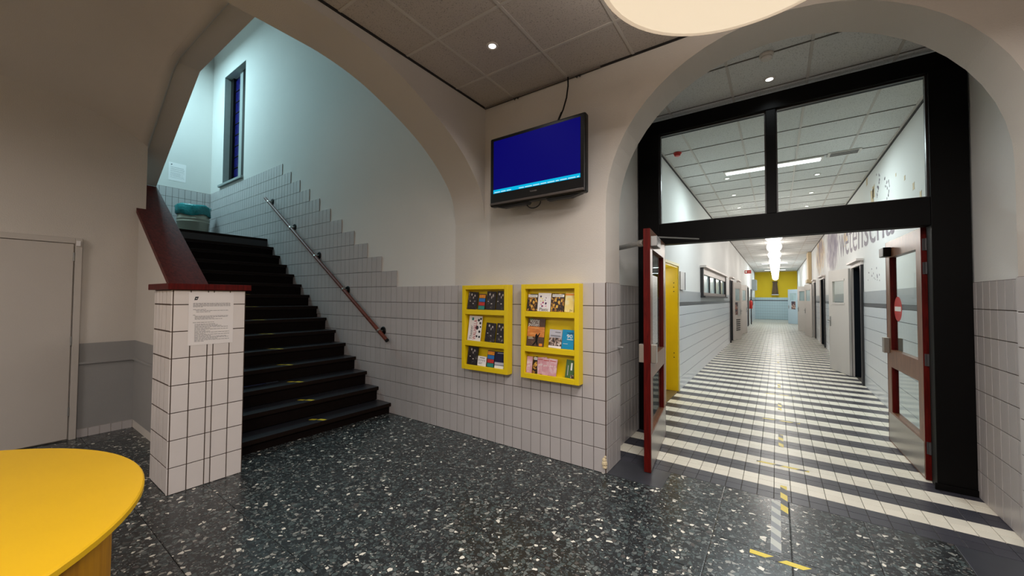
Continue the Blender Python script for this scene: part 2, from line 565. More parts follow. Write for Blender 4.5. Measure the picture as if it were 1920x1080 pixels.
# ------------------------------------------------------------------ main dimensions
W = 3.155            # lobby back wall plane
CE = 3.56            # ceiling
PT = 3.5             # back of the arch pier
FR = 4.5             # door frame plane
XL, XR = -1.32, 1.26 # corridor walls
PL, PR = -1.213, 1.16
YE = 34.3
XA, XB = -2.575, -3.0   # stair arch wall
XH = -6.06           # side hall wall
XS = -10.86          # stair landing end wall
ROW, COLW = 0.205, 0.108

# ------------------------------------------------------------------ floors
fl = MB().box((-6.2, -3.6, -0.12), (3.2, PT, -0.012)).build('floor', terr)
struct(fl, 'dark grey terrazzo lobby floor with pale stone chips')
jb = MB().box((-6.2, -0.9, -0.0119), (2.0, PT, -0.006)).build('joint_bed', joint_m, fl)
pcs = []
S = 0.41
xs = [0.06 + S * k for k in range(-16, 5)]
ys = [W - S * k for k in range(0, 10)]
for i in range(len(xs) - 1):
    for j in range(len(ys) - 1):
        xa, xb, ya, yb = xs[i], xs[i + 1], ys[j + 1], ys[j]
        xa = max(xa, -6.06)
        if xb < -4.2 and ya > 1.3: continue
        if yb < -0.4: continue
        pcs.append((((xa + xb) / 2, (ya + yb) / 2, -0.006), xb - xa, yb - ya))
for k in range(-2, 2):
    xa = 0.06 + S * k
    pcs.append(((xa + S / 2, (W + PT) / 2, -0.006), S, PT - W))
place_pieces('floor_slab', pcs, '+z', terr, fl, 0.006, gap=0.003)
for a, b in ((PL, 0.06 - 2 * S), (0.06 + 2 * S, PR)):
    place_pieces('threshold_slab', [(((a + b) / 2, (W + PT) / 2, -0.006), b - a, PT - W)], '+z', slab_dark, fl, 0.006, gap=0.004)

fc = MB().box((XL - 0.6, PT, -0.12), (XR + 0.6, YE + 0.2, -0.006)).build('floor', f_grout)
struct(fc, 'cream and charcoal striped tile floor running down the corridor')
TP = 0.1055
nrow = int((YE - PT) / TP)
ncol = int(round((XR - XL) / TP))
cw = (XR - XL) / ncol
near_w, near_d, far_w, far_d = [], [], [], []
for r in range(nrow):
    y = PT + TP * (r + 0.5)
    dark = (r // 2) % 2 == 0
    for c in range(ncol):
        p = ((XL + cw * (c + 0.5), y, -0.006), cw, TP)
        (near_d if dark else near_w).append(p)
place_pieces('floor_tile', near_w, '+z', f_white, fc, 0.006, gap=0.004, limit=160)
place_pieces('floor_tile', near_d, '+z', f_dark, fc, 0.006, gap=0.004, limit=140)

# ------------------------------------------------------------------ wall with the TV and the corridor arch (wall_back)
ARC_X, ARC_Z, ARC_R = (PL + PR) / 2, 2.30, (PR - PL) / 2
def arch_pts(n=28):
    return [(ARC_X + ARC_R * math.cos(math.pi * i / n), ARC_Z + ARC_R * math.sin(math.pi * i / n)) for i in range(n + 1)]  # right to left
ap = arch_pts()
mb = MB()
mb.box((-3.0, W, 0), (PL, PT, 3.7))
mb.box((PR, W, 0), (3.2, PT, 3.7))
# spandrels above the arch, built strip by strip
for i in range(len(ap) - 1):
    (xa, za), (xb, zb) = ap[i], ap[i + 1]
    mb.prism([(xa, za), (xa, 3.7), (xb, 3.7), (xb, zb)], 'y', W, PT)
wb = mb.build('wall_back', plaster)
struct(wb, 'plastered lobby wall with a round arch over the corridor doors')
WXA, WXB, WZA, WZB = -10.15, -9.0, 3.97, 6.44
mb = MB()
mb.box((XS - 0.3, W, -0.1), (-3.0, W + 0.35, WZA))
mb.box((XS - 0.3, W, WZB), (-3.0, W + 0.35, 8.0))
mb.box((XS - 0.3, W, WZA), (WXA, W + 0.35, WZB))
mb.box((WXB, W, WZA), (-3.0, W + 0.35, WZB))
wst = mb.build('wall_stairwell', plaster_stair)
struct(wst, 'white plastered stairwell wall above the stepped tiling')

# tiling on it
gb = MB().box((-4.03, W - 0.004, 0), (PL + 0.004, W, 8 * ROW - 0.004))
for k in range(19):
    gb.box((XS, W - 0.0039, ROW * k), (-4.03 - max(0, 0.324 * (k - 8)), W, ROW * (k + 1) - (0.004 if k == 18 else 0)))
gb.build('grout_bed', grout, wb)
def stair_z(x):
    if x > -4.1: return 0.0
    return min(0.134 + 0.1747 * math.floor((-4.1055 - x) / 0.2641 + 1e-6), 2.576)
lob_t, st_t = [], []
for k in range(19):
    i = 0
    while True:
        xr = PL - COLW * i
        i += 1
        if xr - COLW < XS: break
        if k >= 8 and xr > -4.021 - 0.324 * (k - 8) + 0.01: continue
        if ROW * (k + 1) < stair_z(xr) + 0.01: continue
        t = ((xr - COLW / 2, W - 0.004, ROW * (k + 0.5)), COLW, ROW)
        (lob_t if xr > -4.0 else st_t).append(t)
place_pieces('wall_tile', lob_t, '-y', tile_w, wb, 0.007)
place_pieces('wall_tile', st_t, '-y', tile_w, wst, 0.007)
# chipped corner at the foot of the pier
mb = MB()
for (dx, z, s) in ((-0.012, 0.115, 0.020), (-0.010, 0.085, 0.026), (-0.008, 0.055, 0.022), (-0.006, 0.14, 0.012)):
    mb.lathe([(s * 0.3, -s * 0.9), (s, -s * 0.3), (s * 0.9, s * 0.4), (s * 0.3, s)], (PL + dx, W - 0.004, z), 8)
mb.build('chipped_plaster', simple('raw_plaster', C(214, 196, 160), 0.9, noise=0.3, nscale=80), wb)
# pier faces
gp = MB().box((PL, W + 0.001, 0), (PL + 0.004, PT, 8 * ROW)).build('grout_bed', grout, wb)
pw = [0.06, 0.06, 0.11, 0.115]
for sgn, face, x in ((1, '+x', PL + 0.004), (-1, '-x', PR - 0.004)):
    l = []
    for k in range(8):
        y = W
        for w_ in pw:
            l.append(((x, y + w_ / 2, ROW * (k + 0.5)), w_, ROW)); y += w_
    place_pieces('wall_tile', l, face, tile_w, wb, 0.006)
MB().box((PR - 0.004, W + 0.001, 0), (PR, PT, 8 * ROW)).build('grout_bed', grout, wb)

# the same dado goes on to the right of the arch
MB().box((PR, W - 0.004, 0), (3.2, W, 8 * ROW - 0.004)).build('grout_bed', grout, wb)
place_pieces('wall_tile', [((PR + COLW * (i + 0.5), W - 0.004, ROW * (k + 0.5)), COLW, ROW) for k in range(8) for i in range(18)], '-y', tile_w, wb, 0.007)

# ------------------------------------------------------------------ stair arch wall (wall_left)
prof = [(W, 2.33), (3.13, 2.50), (3.07, 2.66), (2.96, 2.80), (2.80, 2.955), (2.55, 3.13), (2.2, 3.30), (1.9, 3.41), (1.6, 3.465), (1.3, 3.475), (0.4, 3.475), (-3.6, 3.475)]
def smooth_prof(p, n=4):
    out = []
    for i in range(len(p) - 1):
        p0 = p[max(i - 1, 0)]; p1 = p[i]; p2 = p[i + 1]; p3 = p[min(i + 2, len(p) - 1)]
        for k in range(n):
            t = k / n
            out.append(tuple(0.5 * ((2 * p1[a]) + (-p0[a] + p2[a]) * t + (2 * p0[a] - 5 * p1[a] + 4 * p2[a] - p3[a]) * t * t + (-p0[a] + 3 * p1[a] - 3 * p2[a] + p3[a]) * t ** 3) for a in (0, 1)))
    out.append(p[-1])
    return out
sp = smooth_prof(prof)
mb = MB()
for i in range(len(sp) - 1):
    (ya, za), (yb, zb) = sp[i], sp[i + 1]
    mb.prism([(ya, za), (ya, 8.0), (yb, 8.0), (yb, zb)], 'x', XB, XA)
wl = mb.build('wall_left', plaster)
struct(wl, 'plastered wall with a wide arch opening to the stairs')

# ------------------------------------------------------------------ side hall
mb = MB()
mb.box((XH - 0.15, -3.6, 0), (XH, 1.147, 4.6))
wsh = mb.build('wall_side_hall', plaster)
struct(wsh, 'dim plastered wall of the side hall with a plain door')
box('grey_dado', (XH, 0.66, 0.09), (XH + 0.004, 1.09, 0.99), grey_paint, wsh)
for i in range(5):
    box('base_tile', (XH, 0.665 + 0.085 * i, 0.0), (XH + 0.008, 0.665 + 0.085 * i + 0.08, 0.086), tile_w, wsh)
box('cable_duct', (XH, 0.66, 0.77), (XH + 0.025, 1.09, 0.795), grey_paint, wsh, 0.003)
# balustrade wall under the stair rail
def capz(x): return 1.637 + 0.66 * (-4.72 - x)
mb = MB()
mb.prism([(-4.24, 0), (-4.24, capz(-4.24) - 0.06), (-6.70, capz(-6.70) - 0.06), (-6.70, 0)], 'y', 1.09, 1.37)
wbal = mb.build('wall_stair_side', plaster)
struct(wbal, 'low sloping plaster wall beside the stairs')
box('grey_dado', (XH + 0.004, 1.086, 0.09), (-4.26, 1.09, 0.99), grey_paint, wbal)
box('cable_duct', (XH + 0.03, 1.065, 0.77), (-4.26, 1.0859, 0.795), grey_paint, wbal, 0.003)

mb = MB()
for xa, xb, ya in ((-4.30, -6.055, 1.065), (-6.055, -6.70, 1.150)):
    mb.prism([(xa, capz(xa) - 0.055), (xa, capz(xa)), (xb, capz(xb)), (xb, capz(xb) - 0.055)], 'y', ya, 1.365)
cap = mb.build('banister_board', cap_wood)
tag(cap, 'wide dark mahogany board sloping up the stair side wall behind the tiled pillar', 'banister')
# underside of the upper flight (string beam + vault of the side hall)
us = [(-3.0, 3.95), (-5.105, 3.94), (-6.70, 2.945)]
mb = MB()
for i in range(len(us) - 1):
    (xa, za), (xb, zb) = us[i], us[i + 1]
    mb.prism([(xa, za), (xa, za + 0.4), (xb, zb + 0.4), (xb, zb)], 'y', 1.10, 1.36)
ub = mb.build('ceiling_stair_string', plaster)
struct(ub, 'plastered underside edge of the upper stair flight')
def zs(x):
    return 3.93 if x > -5.08 else 3.93 - 0.66 * (-5.08 - x)
mb = MB()
nx, ny = 24, 18
for i in range(nx + 1):
    x = -3.0 + (-6.2 + 3.0) * i / nx
    for j in range(ny + 1):
        y = 1.14 - 4.8 * (j / ny) ** 1.5
        d = 1.14 - y
        z = zs(x) - 0.02 + 0.37 * (1 - math.exp(-d / 0.4))
        mb.v.append((x, y, z))
for i in range(nx):
    for j in range(ny):
        a = i * (ny + 1) + j
        mb.f.append((a, a + 1, a + ny + 2, a + ny + 1))
vt = mb.build('ceiling_side_hall', plaster, smooth=True)
sm = vt.modifiers.new('thick', 'SOLIDIFY'); sm.thickness = 0.05; sm.offset = 1
struct(vt, 'vaulted plaster ceiling over the side hall')

# stairwell end wall, landing, ceiling
we = MB().box((XS - 0.3, -1.5, 2.0), (XS, W + 0.35, 8.0)).build('wall_landing', plaster_stair)
struct(we, 'white wall at the end of the stair landing with tiled dado')
MB().box((XS, -1.2, 2.576), (XS + 0.004, W, 3.888)).build('grout_bed', grout, we)
l = []
for k in range(7):
    for i in range(16):
        yb = W - 0.11 - 0.04 - COLW * i if i > 0 else W
        l_w = COLW
        if i == 0: yc, l_w = W - 0.055, 0.108
        elif i == 1: yc, l_w = W - 0.11 - 0.02, 0.036
        else: yc = W - 0.148 - COLW * (i - 2) - COLW / 2
        l.append(((XS + 0.004, yc, 3.885 - ROW * (k + 0.5)), l_w, ROW))
place_pieces('wall_tile', l, '+x', tile_w, we, 0.007)
mb = MB().box((XS, -1.5, 2.30), (-7.80, W - 0.012, 2.576))
ld = mb.build('floor_landing', tread_m)
struct(ld, 'dark landing at the top of the stairs')
struct(MB().box((XS - 0.3, -1.5, 7.6), (XA, W + 0.35, 7.8)).build('ceiling_stairwell', plaster_stair), 'high white stairwell ceiling')
struct(MB().box((XS - 0.3, -1.65, 0), (-6.25, -1.5, 8.0)).build('wall_stair_far', plaster_stair), 'far stairwell wall')
struct(MB().box((-6.25, -1.65, 4.8), (XB, -1.5, 8.0)).build('wall_stair_upper', plaster_stair), 'upper stairwell wall')
fx = thing('fluorescent_fixture', 'white fluorescent fixture high on the stairwell ceiling above the landing', 'light', (-9.7, 1.3, 6.95))
box('housing', (-0.1, -0.75, 0.02), (0.1, 0.75, 0.10), white_paint, fx)
box('tube', (-0.05, -0.7, -0.02), (0.05, 0.7, 0.02), tube_m, fx)
box('suspension', (-0.01, -0.01, 0.1), (0.01, 0.01, 0.65), alu, fx)
light('stair_light', 'AREA', (-9.7, 1.3, 6.90), P_STAIR, CYAN, 0.25, 1.4)

# rest of the lobby shell, behind the camera
struct(MB().box((-6.2, -3.75, 0), (3.2, -3.6, 4.7)).build('wall_front', plaster), 'lobby wall opposite the stairs')
struct(MB().box((3.2, -3.75, 0), (3.35, PT, 3.7)).build('wall_right', plaster), 'plain lobby wall to the right')

# ------------------------------------------------------------------ ceilings
cl = MB().box((XA, -3.6, CE + 0.012), (3.2, W, CE + 0.1)).build('ceiling', grid_m)
struct(cl, 'suspended lobby ceiling of speckled mineral panels')
PX = [-2.575, -2.19, -1.577, -0.965, -0.353, 0.259, 0.871, 1.483, 2.095, 2.707, 3.2]
PY = [W, 2.69, 2.08, 1.47, 0.86, 0.25, -0.36, -0.97, -1.58, -2.19, -2.8, -3.6]
l = []
for i in range(len(PX) - 1):
    for j in range(len(PY) - 1):
        l.append((((PX[i] + PX[i + 1]) / 2, (PY[j] + PY[j + 1]) / 2, CE + 0.012), PX[i + 1] - PX[i], PY[j] - PY[j + 1]))
place_pieces('ceiling_panel', l, '-z', panel_lob, cl, 0.008, gap=0.014)
for x in PX[1:-1]:
    box('grid_bar', (x - 0.011, -3.6, CE - 0.001), (x + 0.011, W, CE + 0.004), grid_m, cl)
for y in PY[1:-1]:
    box('grid_bar', (XA, y - 0.011, CE - 0.0015), (3.2, y + 0.011, CE + 0.004), grid_m, cl)
box('shadow_gap_trim', (XA, -3.6, CE - 0.012), (XA + 0.012, W, CE + 0.008), shadow_gap, cl)
box('shadow_gap_trim', (XA, W - 0.012, CE - 0.012), (3.2, W, CE + 0.008), shadow_gap, cl)
struct(MB().box((-6.2, -3.75, 4.6), (XB, 1.4, 4.7)).build('ceiling_hall_slab', plaster), 'slab above the side hall')

cc = MB().box((XL - 0.1, PT, CE + 0.012), (XR + 0.1, YE, CE + 0.1)).build('ceiling', grid_m)
struct(cc, 'white suspended panel ceiling along the corridor')
QX = [XL, -0.945, -0.34, 0.26, 0.855, XR]
QY = [PT, 3.68] + [3.68 + 0.624 * k for k in range(1, 49)] + [YE]
QY = [3.5, 3.78, 4.402] + [4.402 + 0.628 * k for k in range(1, 48)] + [YE]
l = []
for i in range(len(QX) - 1):
    for j in range(len(QY) - 1):
        l.append((((QX[i] + QX[i + 1]) / 2, (QY[j] + QY[j + 1]) / 2, CE + 0.012), QX[i + 1] - QX[i], QY[j + 1] - QY[j]))
place_pieces('ceiling_panel', l, '-z', panel_cor, cc, 0.008, gap=0.014)
for x in QX[1:-1]:
    box('grid_bar', (x - 0.011, PT, CE - 0.001), (x + 0.011, YE, CE + 0.004), grid_m, cc)
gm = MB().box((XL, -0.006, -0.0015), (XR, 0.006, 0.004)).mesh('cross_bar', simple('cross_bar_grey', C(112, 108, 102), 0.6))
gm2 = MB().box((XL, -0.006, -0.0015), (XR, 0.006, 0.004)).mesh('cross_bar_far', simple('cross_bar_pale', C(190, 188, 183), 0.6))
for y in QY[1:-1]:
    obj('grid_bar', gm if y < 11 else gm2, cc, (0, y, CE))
for x in (XL, XR - 0.012):
    box('shadow_gap_trim', (x, PT, CE - 0.030), (x + 0.012, YE, CE - 0.008), shadow_gap, cc)
for x in (XL, XR - 0.03):
    box('edge_angle', (x, PT, CE - 0.0075), (x + 0.03, YE, CE + 0.008), white_paint, cc)

# ------------------------------------------------------------------ corridor walls
def corridor_wall(name, x, side, openings, label):
    """openings: list of (y0,y1,ztop)"""
    mb = MB()
    x2 = x + 0.3 * side
    y = PT
    segs = []
    for a, b, zt in openings:
        mb.box((x, y, 0), (x2, a, 3.7)); segs.append((y, a))
        mb.box((x, a, zt), (x2, b, 3.7))
        y = b
    mb.box((x, y, 0), (x2, YE, 3.7)); segs.append((y, YE))
    w = mb.build(name, plaster_cor)
    struct(w, label)
    e = 0.008 * side
    for a, b in segs:
        a2 = max(a, FR + 0.06)
        if b <= a2: continue
        zz = [0.0, 0.205, 0.41, 0.615, 0.82, 1.025, 1.23, 1.385]
        for k in range(7):
            box('tile_row', (x - e, a2, zz[k] + 0.003), (x, b, zz[k + 1] - 0.003), tile_cor, w)
        box('dark_tile_band', (x - e * 1.3, a2, 1.388), (x, b, 1.442), band_m, w)
        box('tile_row', (x - e, a2, 1.445), (x, b, 1.64), tile_top, w)
        box('grout_bed', (x - e * 0.4, a2, 0), (x, b, 1.638), joint_m, w)
    # tiles of the vestibule in front of the door frame
    l = []
    n = 9
    wd = (FR - PT) / n
    for k in range(8):
        for i in range(n):
            l.append(((x - 0.004 * side, PT + wd * (i + 0.5), ROW * (k + 0.5)), wd, ROW))
    place_pieces('wall_tile', l, '+x' if side < 0 else '-x', tile_w, w, 0.006)
    MB().box((x - 0.004 * side, PT, 0), (x, FR, 8 * ROW)).build('grout_bed', grout, w)
    return w
OL = [(5.70, 6.60, 2.03), (15.1, 15.95, 2.16), (18.05, 18.9, 2.16), (24.9, 25.7, 2.16)]
OR = [(9.03, 9.93, 2.12), (15.35, 16.55, 2.16), (18.75, 19.25, 2.16), (21.2, 21.95, 2.16), (27.6, 28.5, 2.16)]
wcl = corridor_wall('wall_corridor_left', XL, -1, OL, 'white corridor wall with grey tiled dado and yellow doorway')
wcr = corridor_wall('wall_corridor_right', XR, 1, OR, 'white corridor wall with a painted mural above the dado')
tile_far = dado_mat('far_tile', C(178, 198, 204), C(112, 132, 138), 0.15)
wce = MB().box((XL - 0.3, YE, 0), (XR + 0.3, YE + 0.2, 3.7)).build('wall_corridor_end', yellow_wall)
struct(wce, 'yellow end wall above pale blue tiling')
for k in range(7):
    zz = [0.0, 0.205, 0.41, 0.615, 0.82, 1.025, 1.23, 1.385]
    box('tile_row', (XL, YE - 0.008, zz[k] + 0.003), (XR, YE, zz[k + 1] - 0.003), tile_far, wce)
box('dark_tile_band', (XL, YE - 0.01, 1.385), (XR, YE, 1.45), band_m, wce)
box('tile_row', (XL, YE - 0.008, 1.453), (XR, YE, 1.64), tile_far, wce)
box('grout_bed', (XL, YE - 0.003, 0), (XR, YE, 1.638), band_m, wce)
# dim rooms behind the open doorways
yel_in = simple('yellow_room_paint', C(150, 132, 30), 0.8)
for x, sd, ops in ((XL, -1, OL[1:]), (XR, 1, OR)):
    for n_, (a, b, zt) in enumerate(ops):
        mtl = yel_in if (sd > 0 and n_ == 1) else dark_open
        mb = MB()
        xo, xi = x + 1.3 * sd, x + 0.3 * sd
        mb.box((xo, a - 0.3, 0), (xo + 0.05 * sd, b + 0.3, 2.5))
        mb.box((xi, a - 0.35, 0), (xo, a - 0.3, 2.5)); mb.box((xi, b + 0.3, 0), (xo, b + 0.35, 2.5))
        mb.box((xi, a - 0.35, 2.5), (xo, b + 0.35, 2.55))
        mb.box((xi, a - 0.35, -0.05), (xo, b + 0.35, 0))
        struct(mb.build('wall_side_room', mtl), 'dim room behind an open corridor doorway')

# ------------------------------------------------------------------ staircase
st = thing('staircase', 'dark staircase with worn treads climbing between tiled wall and pillar', 'staircase', (-4.1, 1.36, 0))
Y0s, Y1s = 1.375, W - 0.012
tmesh = MB().box((-0.27, 0, -0.045), (0, Y1s - Y0s, 0)).mesh('tread', tread_m)
nmesh = MB().box((0, 0, -0.043), (0.006, Y1s - Y0s, -0.003)).mesh('nosing', nose_m)
rmesh = MB().box((-0.06, 0, -0.1747), (-0.03, Y1s - Y0s, -0.0455)).mesh('riser', riser_m)
for i in range(15):
    x, z = -4.1055 - 0.2641 * i, 0.134 + 0.1747 * i
    loc = (x + 4.1, Y0s - 1.36, z)
    t = obj('tread', tmesh, st, loc)
    if i < 14:
        pass
    obj('nosing', nmesh, t)
    r = obj('riser', rmesh, st, loc)
    if i == 0:
        r.scale = (1, 1, 1); r.data = MB().box((-0.06, 0, -0.134), (-0.03, Y1s - Y0s, -0.0455)).mesh('riser', riser_m)
    # tape mark on the tread
    if i < 9:
        mb = MB()
        for (dx, dy, w_, h_) in ((-0.05, 0.0, 0.075, 0.045), (-0.135, -0.055, 0.055, 0.04)):
            yc = 2.25 - Y0s + dy
            mb.prism([(dx - w_ / 2, yc - h_ / 2), (dx + w_ / 2, yc - h_ / 2 + 0.03), (dx + w_ / 2, yc + h_ / 2 + 0.03), (dx - w_ / 2, yc + h_ / 2)], 'z', 0.0005, 0.0015)
        mb.build('tape_mark', tape_y, t)

# hand rail
hr = thing('handrail', 'round wooden handrail on black wall brackets above the stairs', 'handrail', (-4.117, W, 0.949))
dx, dz = -7.749 + 4.117, 3.326 - 0.949
MB().tube((0, -0.08, 0), (dx, -0.08, dz), 0.024, 14).build('rail', rail_wood, hr, smooth=False)
MB().tube((-0.0, -0.08, 0), (0.012, -0.08, -0.008), 0.026, 14).build('end_cap', black_m, hr)
for bx, bz in ((-7.611, 3.254), (-6.753, 2.694), (-5.936, 2.158), (-5.126, 1.605), (-4.283, 1.055)):
    lx, lz = bx + 4.117, bz - 0.949
    b = MB().lathe([(0.02, 0.012), (0.05, 0.010), (0.058, 0.0)], seg=20).build('bracket', black_m, hr, (lx, -0.0115, lz), (math.pi / 2, 0, 0))
    t0 = (lx / dx)
    rp = Vector((lx, -0.08, dz * t0))
    MB().tube((0, 0.01 * 0, 0.01), (0, rp.z - lz, 0.068), 0.010, 10).build('arm', steel, b)
    d = Vector((dx, 0, dz)).normalized()
    MB().tube(rp - d * 0.014, rp + d * 0.014, 0.0275, 14).build('collar', steel, hr)

# ------------------------------------------------------------------ tiled pillar
PXF, PXBk, PYa, PYb = -3.762, -4.24, 0.875, 1.357
pil = thing('tiled_pillar', 'white tiled pillar with mahogany top at the foot of the stairs', 'pillar', (-4.0, 1.116, 0))
def lp(x, y, z): return (x + 4.0, y - 1.116, z)
mb = MB().box(lp(PXBk, PYa, 0), lp(PXF, PYb, 1.548))
mb.build('core', grout, pil)
cols = [0.878, 0.984, 1.094, 1.133, 1.243, 1.353]
l = []
zr = [0, 0.2, 0.405, 0.611, 0.818, 1.023, 1.228, 1.434, 1.548]
for k in range(8):
    for i in range(5):
        l.append((lp(PXF, (cols[i] + cols[i + 1]) / 2, (zr[k] + zr[k + 1]) / 2), cols[i + 1] - cols[i], zr[k + 1] - zr[k]))
def raw_pieces(name, pieces, face, mat, parent, thick, gap=0.007):
    for c, w_, h_ in pieces:
        o = obj(name, get_tm(mat), parent, c, FACE[face]); o.scale = (w_ - gap, h_ - gap, thick)
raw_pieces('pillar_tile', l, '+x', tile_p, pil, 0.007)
xc = [-4.24, -4.19, -4.09, -4.01, -3.90, -3.78, -3.755]
l = []
for k in range(8):
    for i in range(5):
        l.append((lp((xc[i] + xc[i + 1]) / 2, PYa, (zr[k] + zr[k + 1]) / 2), xc[i + 1] - xc[i], zr[k + 1] - zr[k]))
raw_pieces('pillar_tile', l, '-y', tile_p, pil, 0.004, gap=0.012)
l = []
for k in range(8):
    l.append((lp(-3.768, PYa, (zr[k] + zr[k + 1]) / 2), 0.020, zr[k + 1] - zr[k]))
raw_pieces('pillar_tile', l, '-y', tile_p, pil, 0.007)
box('top_board', lp(-4.28, 0.838, 1.549), lp(-3.72, 1.385, 1.597), mahog, pil, 0.004)

def notice(name, label, face, w_, h_, loc, lines, logo=True):
    """printed sheet: local x right, y up, z out"""
    t = thing(name, label, 'notice', loc)
    t.rotation_euler = FACE[face]
    MB().box((-w_ / 2, -h_ / 2, 0), (w_ / 2, h_ / 2, 0.0012)).build('sheet', paper, t)
    mb = MB()
    for (x0, x1, y) in lines:
        # a line of small print broken into word-length dashes
        x = x0
        while x < x1 - 0.006:
            ln = random.uniform(0.008, 0.026)
            mb.box((-w_ / 2 + x, h_ / 2 - y - 0.0028, 0.0013), (-w_ / 2 + min(x + ln, x1), h_ / 2 - y, 0.0016))
            x += ln + 0.003
    tag(mb.build('small_print', ink, t), kind='stuff')
    if logo:
        mb = MB()
        mb.prism([(-w_ / 2 + 0.034, h_ / 2 - 0.062), (-w_ / 2 + 0.054, h_ / 2 - 0.060), (-w_ / 2 + 0.062, h_ / 2 - 0.034), (-w_ / 2 + 0.040, h_ / 2 - 0.034)], 'z', 0.0013, 0.0018)
        mb.build('emblem', ink_dk, t)
        mb = MB().box((-w_ / 2 + 0.043, h_ / 2 - 0.051, 0.0019), (-w_ / 2 + 0.053, h_ / 2 - 0.046, 0.0021))
        mb.build('emblem_mark', paper, t)
    return t
lines = [(0.028, 0.272, 0.085), (0.028, 0.275, 0.092), (0.028, 0.272, 0.099), (0.028, 0.275, 0.106), (0.028, 0.09, 0.113), (0.028, 0.11, 0.134), (0.045, 0.262, 0.144), (0.048, 0.14, 0.154),
         (0.028, 0.05, 0.178), (0.04, 0.265, 0.187), (0.04, 0.255, 0.195), (0.04, 0.16, 0.203), (0.04, 0.22, 0.211), (0.028, 0.165, 0.237)]
y = 0.25
for e in (0.17, 0.19, 0.22, 0.26, 0.14, 0.26, 0.11, 0.14, 0.27, 0.11, 0.27, 0.15, 0.255, 0.265, 0.19, 0.27, 0.10):
    lines.append((0.04, e, y)); y += 0.0085
notice('notice_sheet', 'large printed notice with emblem taped to the white tiled pillar', '+x', 0.297, 0.416, (PXF + 0.0085, 1.118, 1.322), lines)
lines = [(0.03, 0.26, 0.10), (0.03, 0.26, 0.108), (0.03, 0.27, 0.14), (0.03, 0.27, 0.148), (0.03, 0.26, 0.18), (0.03, 0.27, 0.188), (0.03, 0.27, 0.22), (0.03, 0.2, 0.24), (0.03, 0.25, 0.26), (0.03, 0.2, 0.28), (0.03, 0.26, 0.3), (0.03, 0.27, 0.33)]
notice('notice_sheet', 'faint printed notice on the white wall above the bin', '+x', 0.297, 0.40, (XS + 0.001, 2.545, 4.245), lines)

# waste bin with bag on the landing
bn = thing('waste_bin', 'grey metal waste bin with teal liner on the stair landing', 'bin', (-10.38, 2.72, 2.576))
MB().lathe([(0.24, 0), (0.25, 0.02), (0.27, 0.50), (0.278, 0.51), (0.278, 0.53), (0.27, 0.54), (0.272, 0.56), (0.28, 0.57), (0.28, 0.59), (0.272, 0.60), (0.275, 0.70)], seg=36).build('body', bin_m, bn, smooth=True)
mb = MB()
seg = 48
rings = [(0.284, 0.66), (0.300, 0.68), (0.298, 0.78), (0.305, 0.85), (0.285, 0.88), (0.24, 0.86), (0.22, 0.72)]
for q, (r, z) in enumerate(rings):
    for i in range(seg):
        t = 2 * math.pi * i / seg
        k = 0.010 * math.sin(7 * t + q) + 0.008 * math.sin(13 * t + 2 * q)
        mb.v.append(((r + k) * math.cos(t), (r + k) * math.sin(t), z + 0.02 * math.sin(3 * t + q) * (q in (0, 1)) + 0.01 * math.sin(5 * t)))
for q in range(len(rings) - 1):
    for i in range(seg):
        j = (i + 1) % seg
        mb.f.append((q * seg + i, q * seg + j, (q + 1) * seg + j, (q + 1) * seg + i))
mb.build('bag_liner', bag_m, bn, smooth=True)

# stairwell window
wd_ = bpy.data.objects.new('window_1', None); COL.objects.link(wd_)
wd_.location = (0, 0, 0)
struct(wd_, 'tall narrow stairwell window with dark night glass')
GY = W + 0.135
box('reveal', (WXA, W, WZA), (WXA + 0.012, W + 0.34, WZB), conc, wd_)
box('reveal', (WXB - 0.012, W, WZA), (WXB, W + 0.34, WZB), conc, wd_)
box('reveal', (WXA + 0.012, W, WZB - 0.012), (WXB - 0.012, W + 0.34, WZB), conc, wd_)
box('window_sill', (WXA - 0.14, W - 0.05, WZA - 0.02), (WXB + 0.0, W + 0.30, WZA + 0.03), conc, wd_, 0.004)
box('pane', (WXA + 0.012, GY + 0.03, WZA + 0.03), (WXB - 0.012, GY + 0.045, WZB - 0.012), night_glass, wd_)
for a, b, mt_ in ((WXA + 0.012, -9.99, black_m), (-9.62, -9.47, conc), (-9.47, WXB - 0.012, black_m)):
    box('frame_bar', (a, GY - 0.02, WZA + 0.03), (b, GY + 0.03, WZB - 0.012), mt_, wd_)
for k in range(9):
    z = WZA + 0.15 + k * 0.25
    box('lead_strip', (-9.99, GY + 0.02, z), (-9.62, GY + 0.03, z + 0.015), black_m, wd_)

# ------------------------------------------------------------------ side hall door
dr = bpy.data.objects.new('door_1', None); COL.objects.link(dr)
dr.location = (XH, 0.15, 0)
struct(dr, 'plain painted side hall door with flush frame')
box('frame_jamb', (0.0, 0.46, 0), (0.035, 0.51, 2.103), door_grey, dr, 0.003)
box('frame_jamb', (0.0, -0.56, 0), (0.035, -0.51, 2.103), door_grey, dr, 0.003)
box('frame_head', (0.0, -0.51, 2.046), (0.035, 0.46, 2.103), door_grey, dr, 0.003)
lf = box('door_leaf', (0.0, -0.505, 0.012), (0.028, 0.45, 2.04), door_grey, dr, 0.003)
for z in (0.25, 0.98, 1.86):
    MB().tube((0.03, 0.453, z), (0.03, 0.453, z + 0.09), 0.008, 8).build('hinge', alu, lf)
tag(box('sensor', (XH + 0.036, 0.615, 2.02), (XH + 0.06, 0.645, 2.075), paper, bevel=0.003), 'small white contact sensor at the corner of the hall door frame', 'sensor')

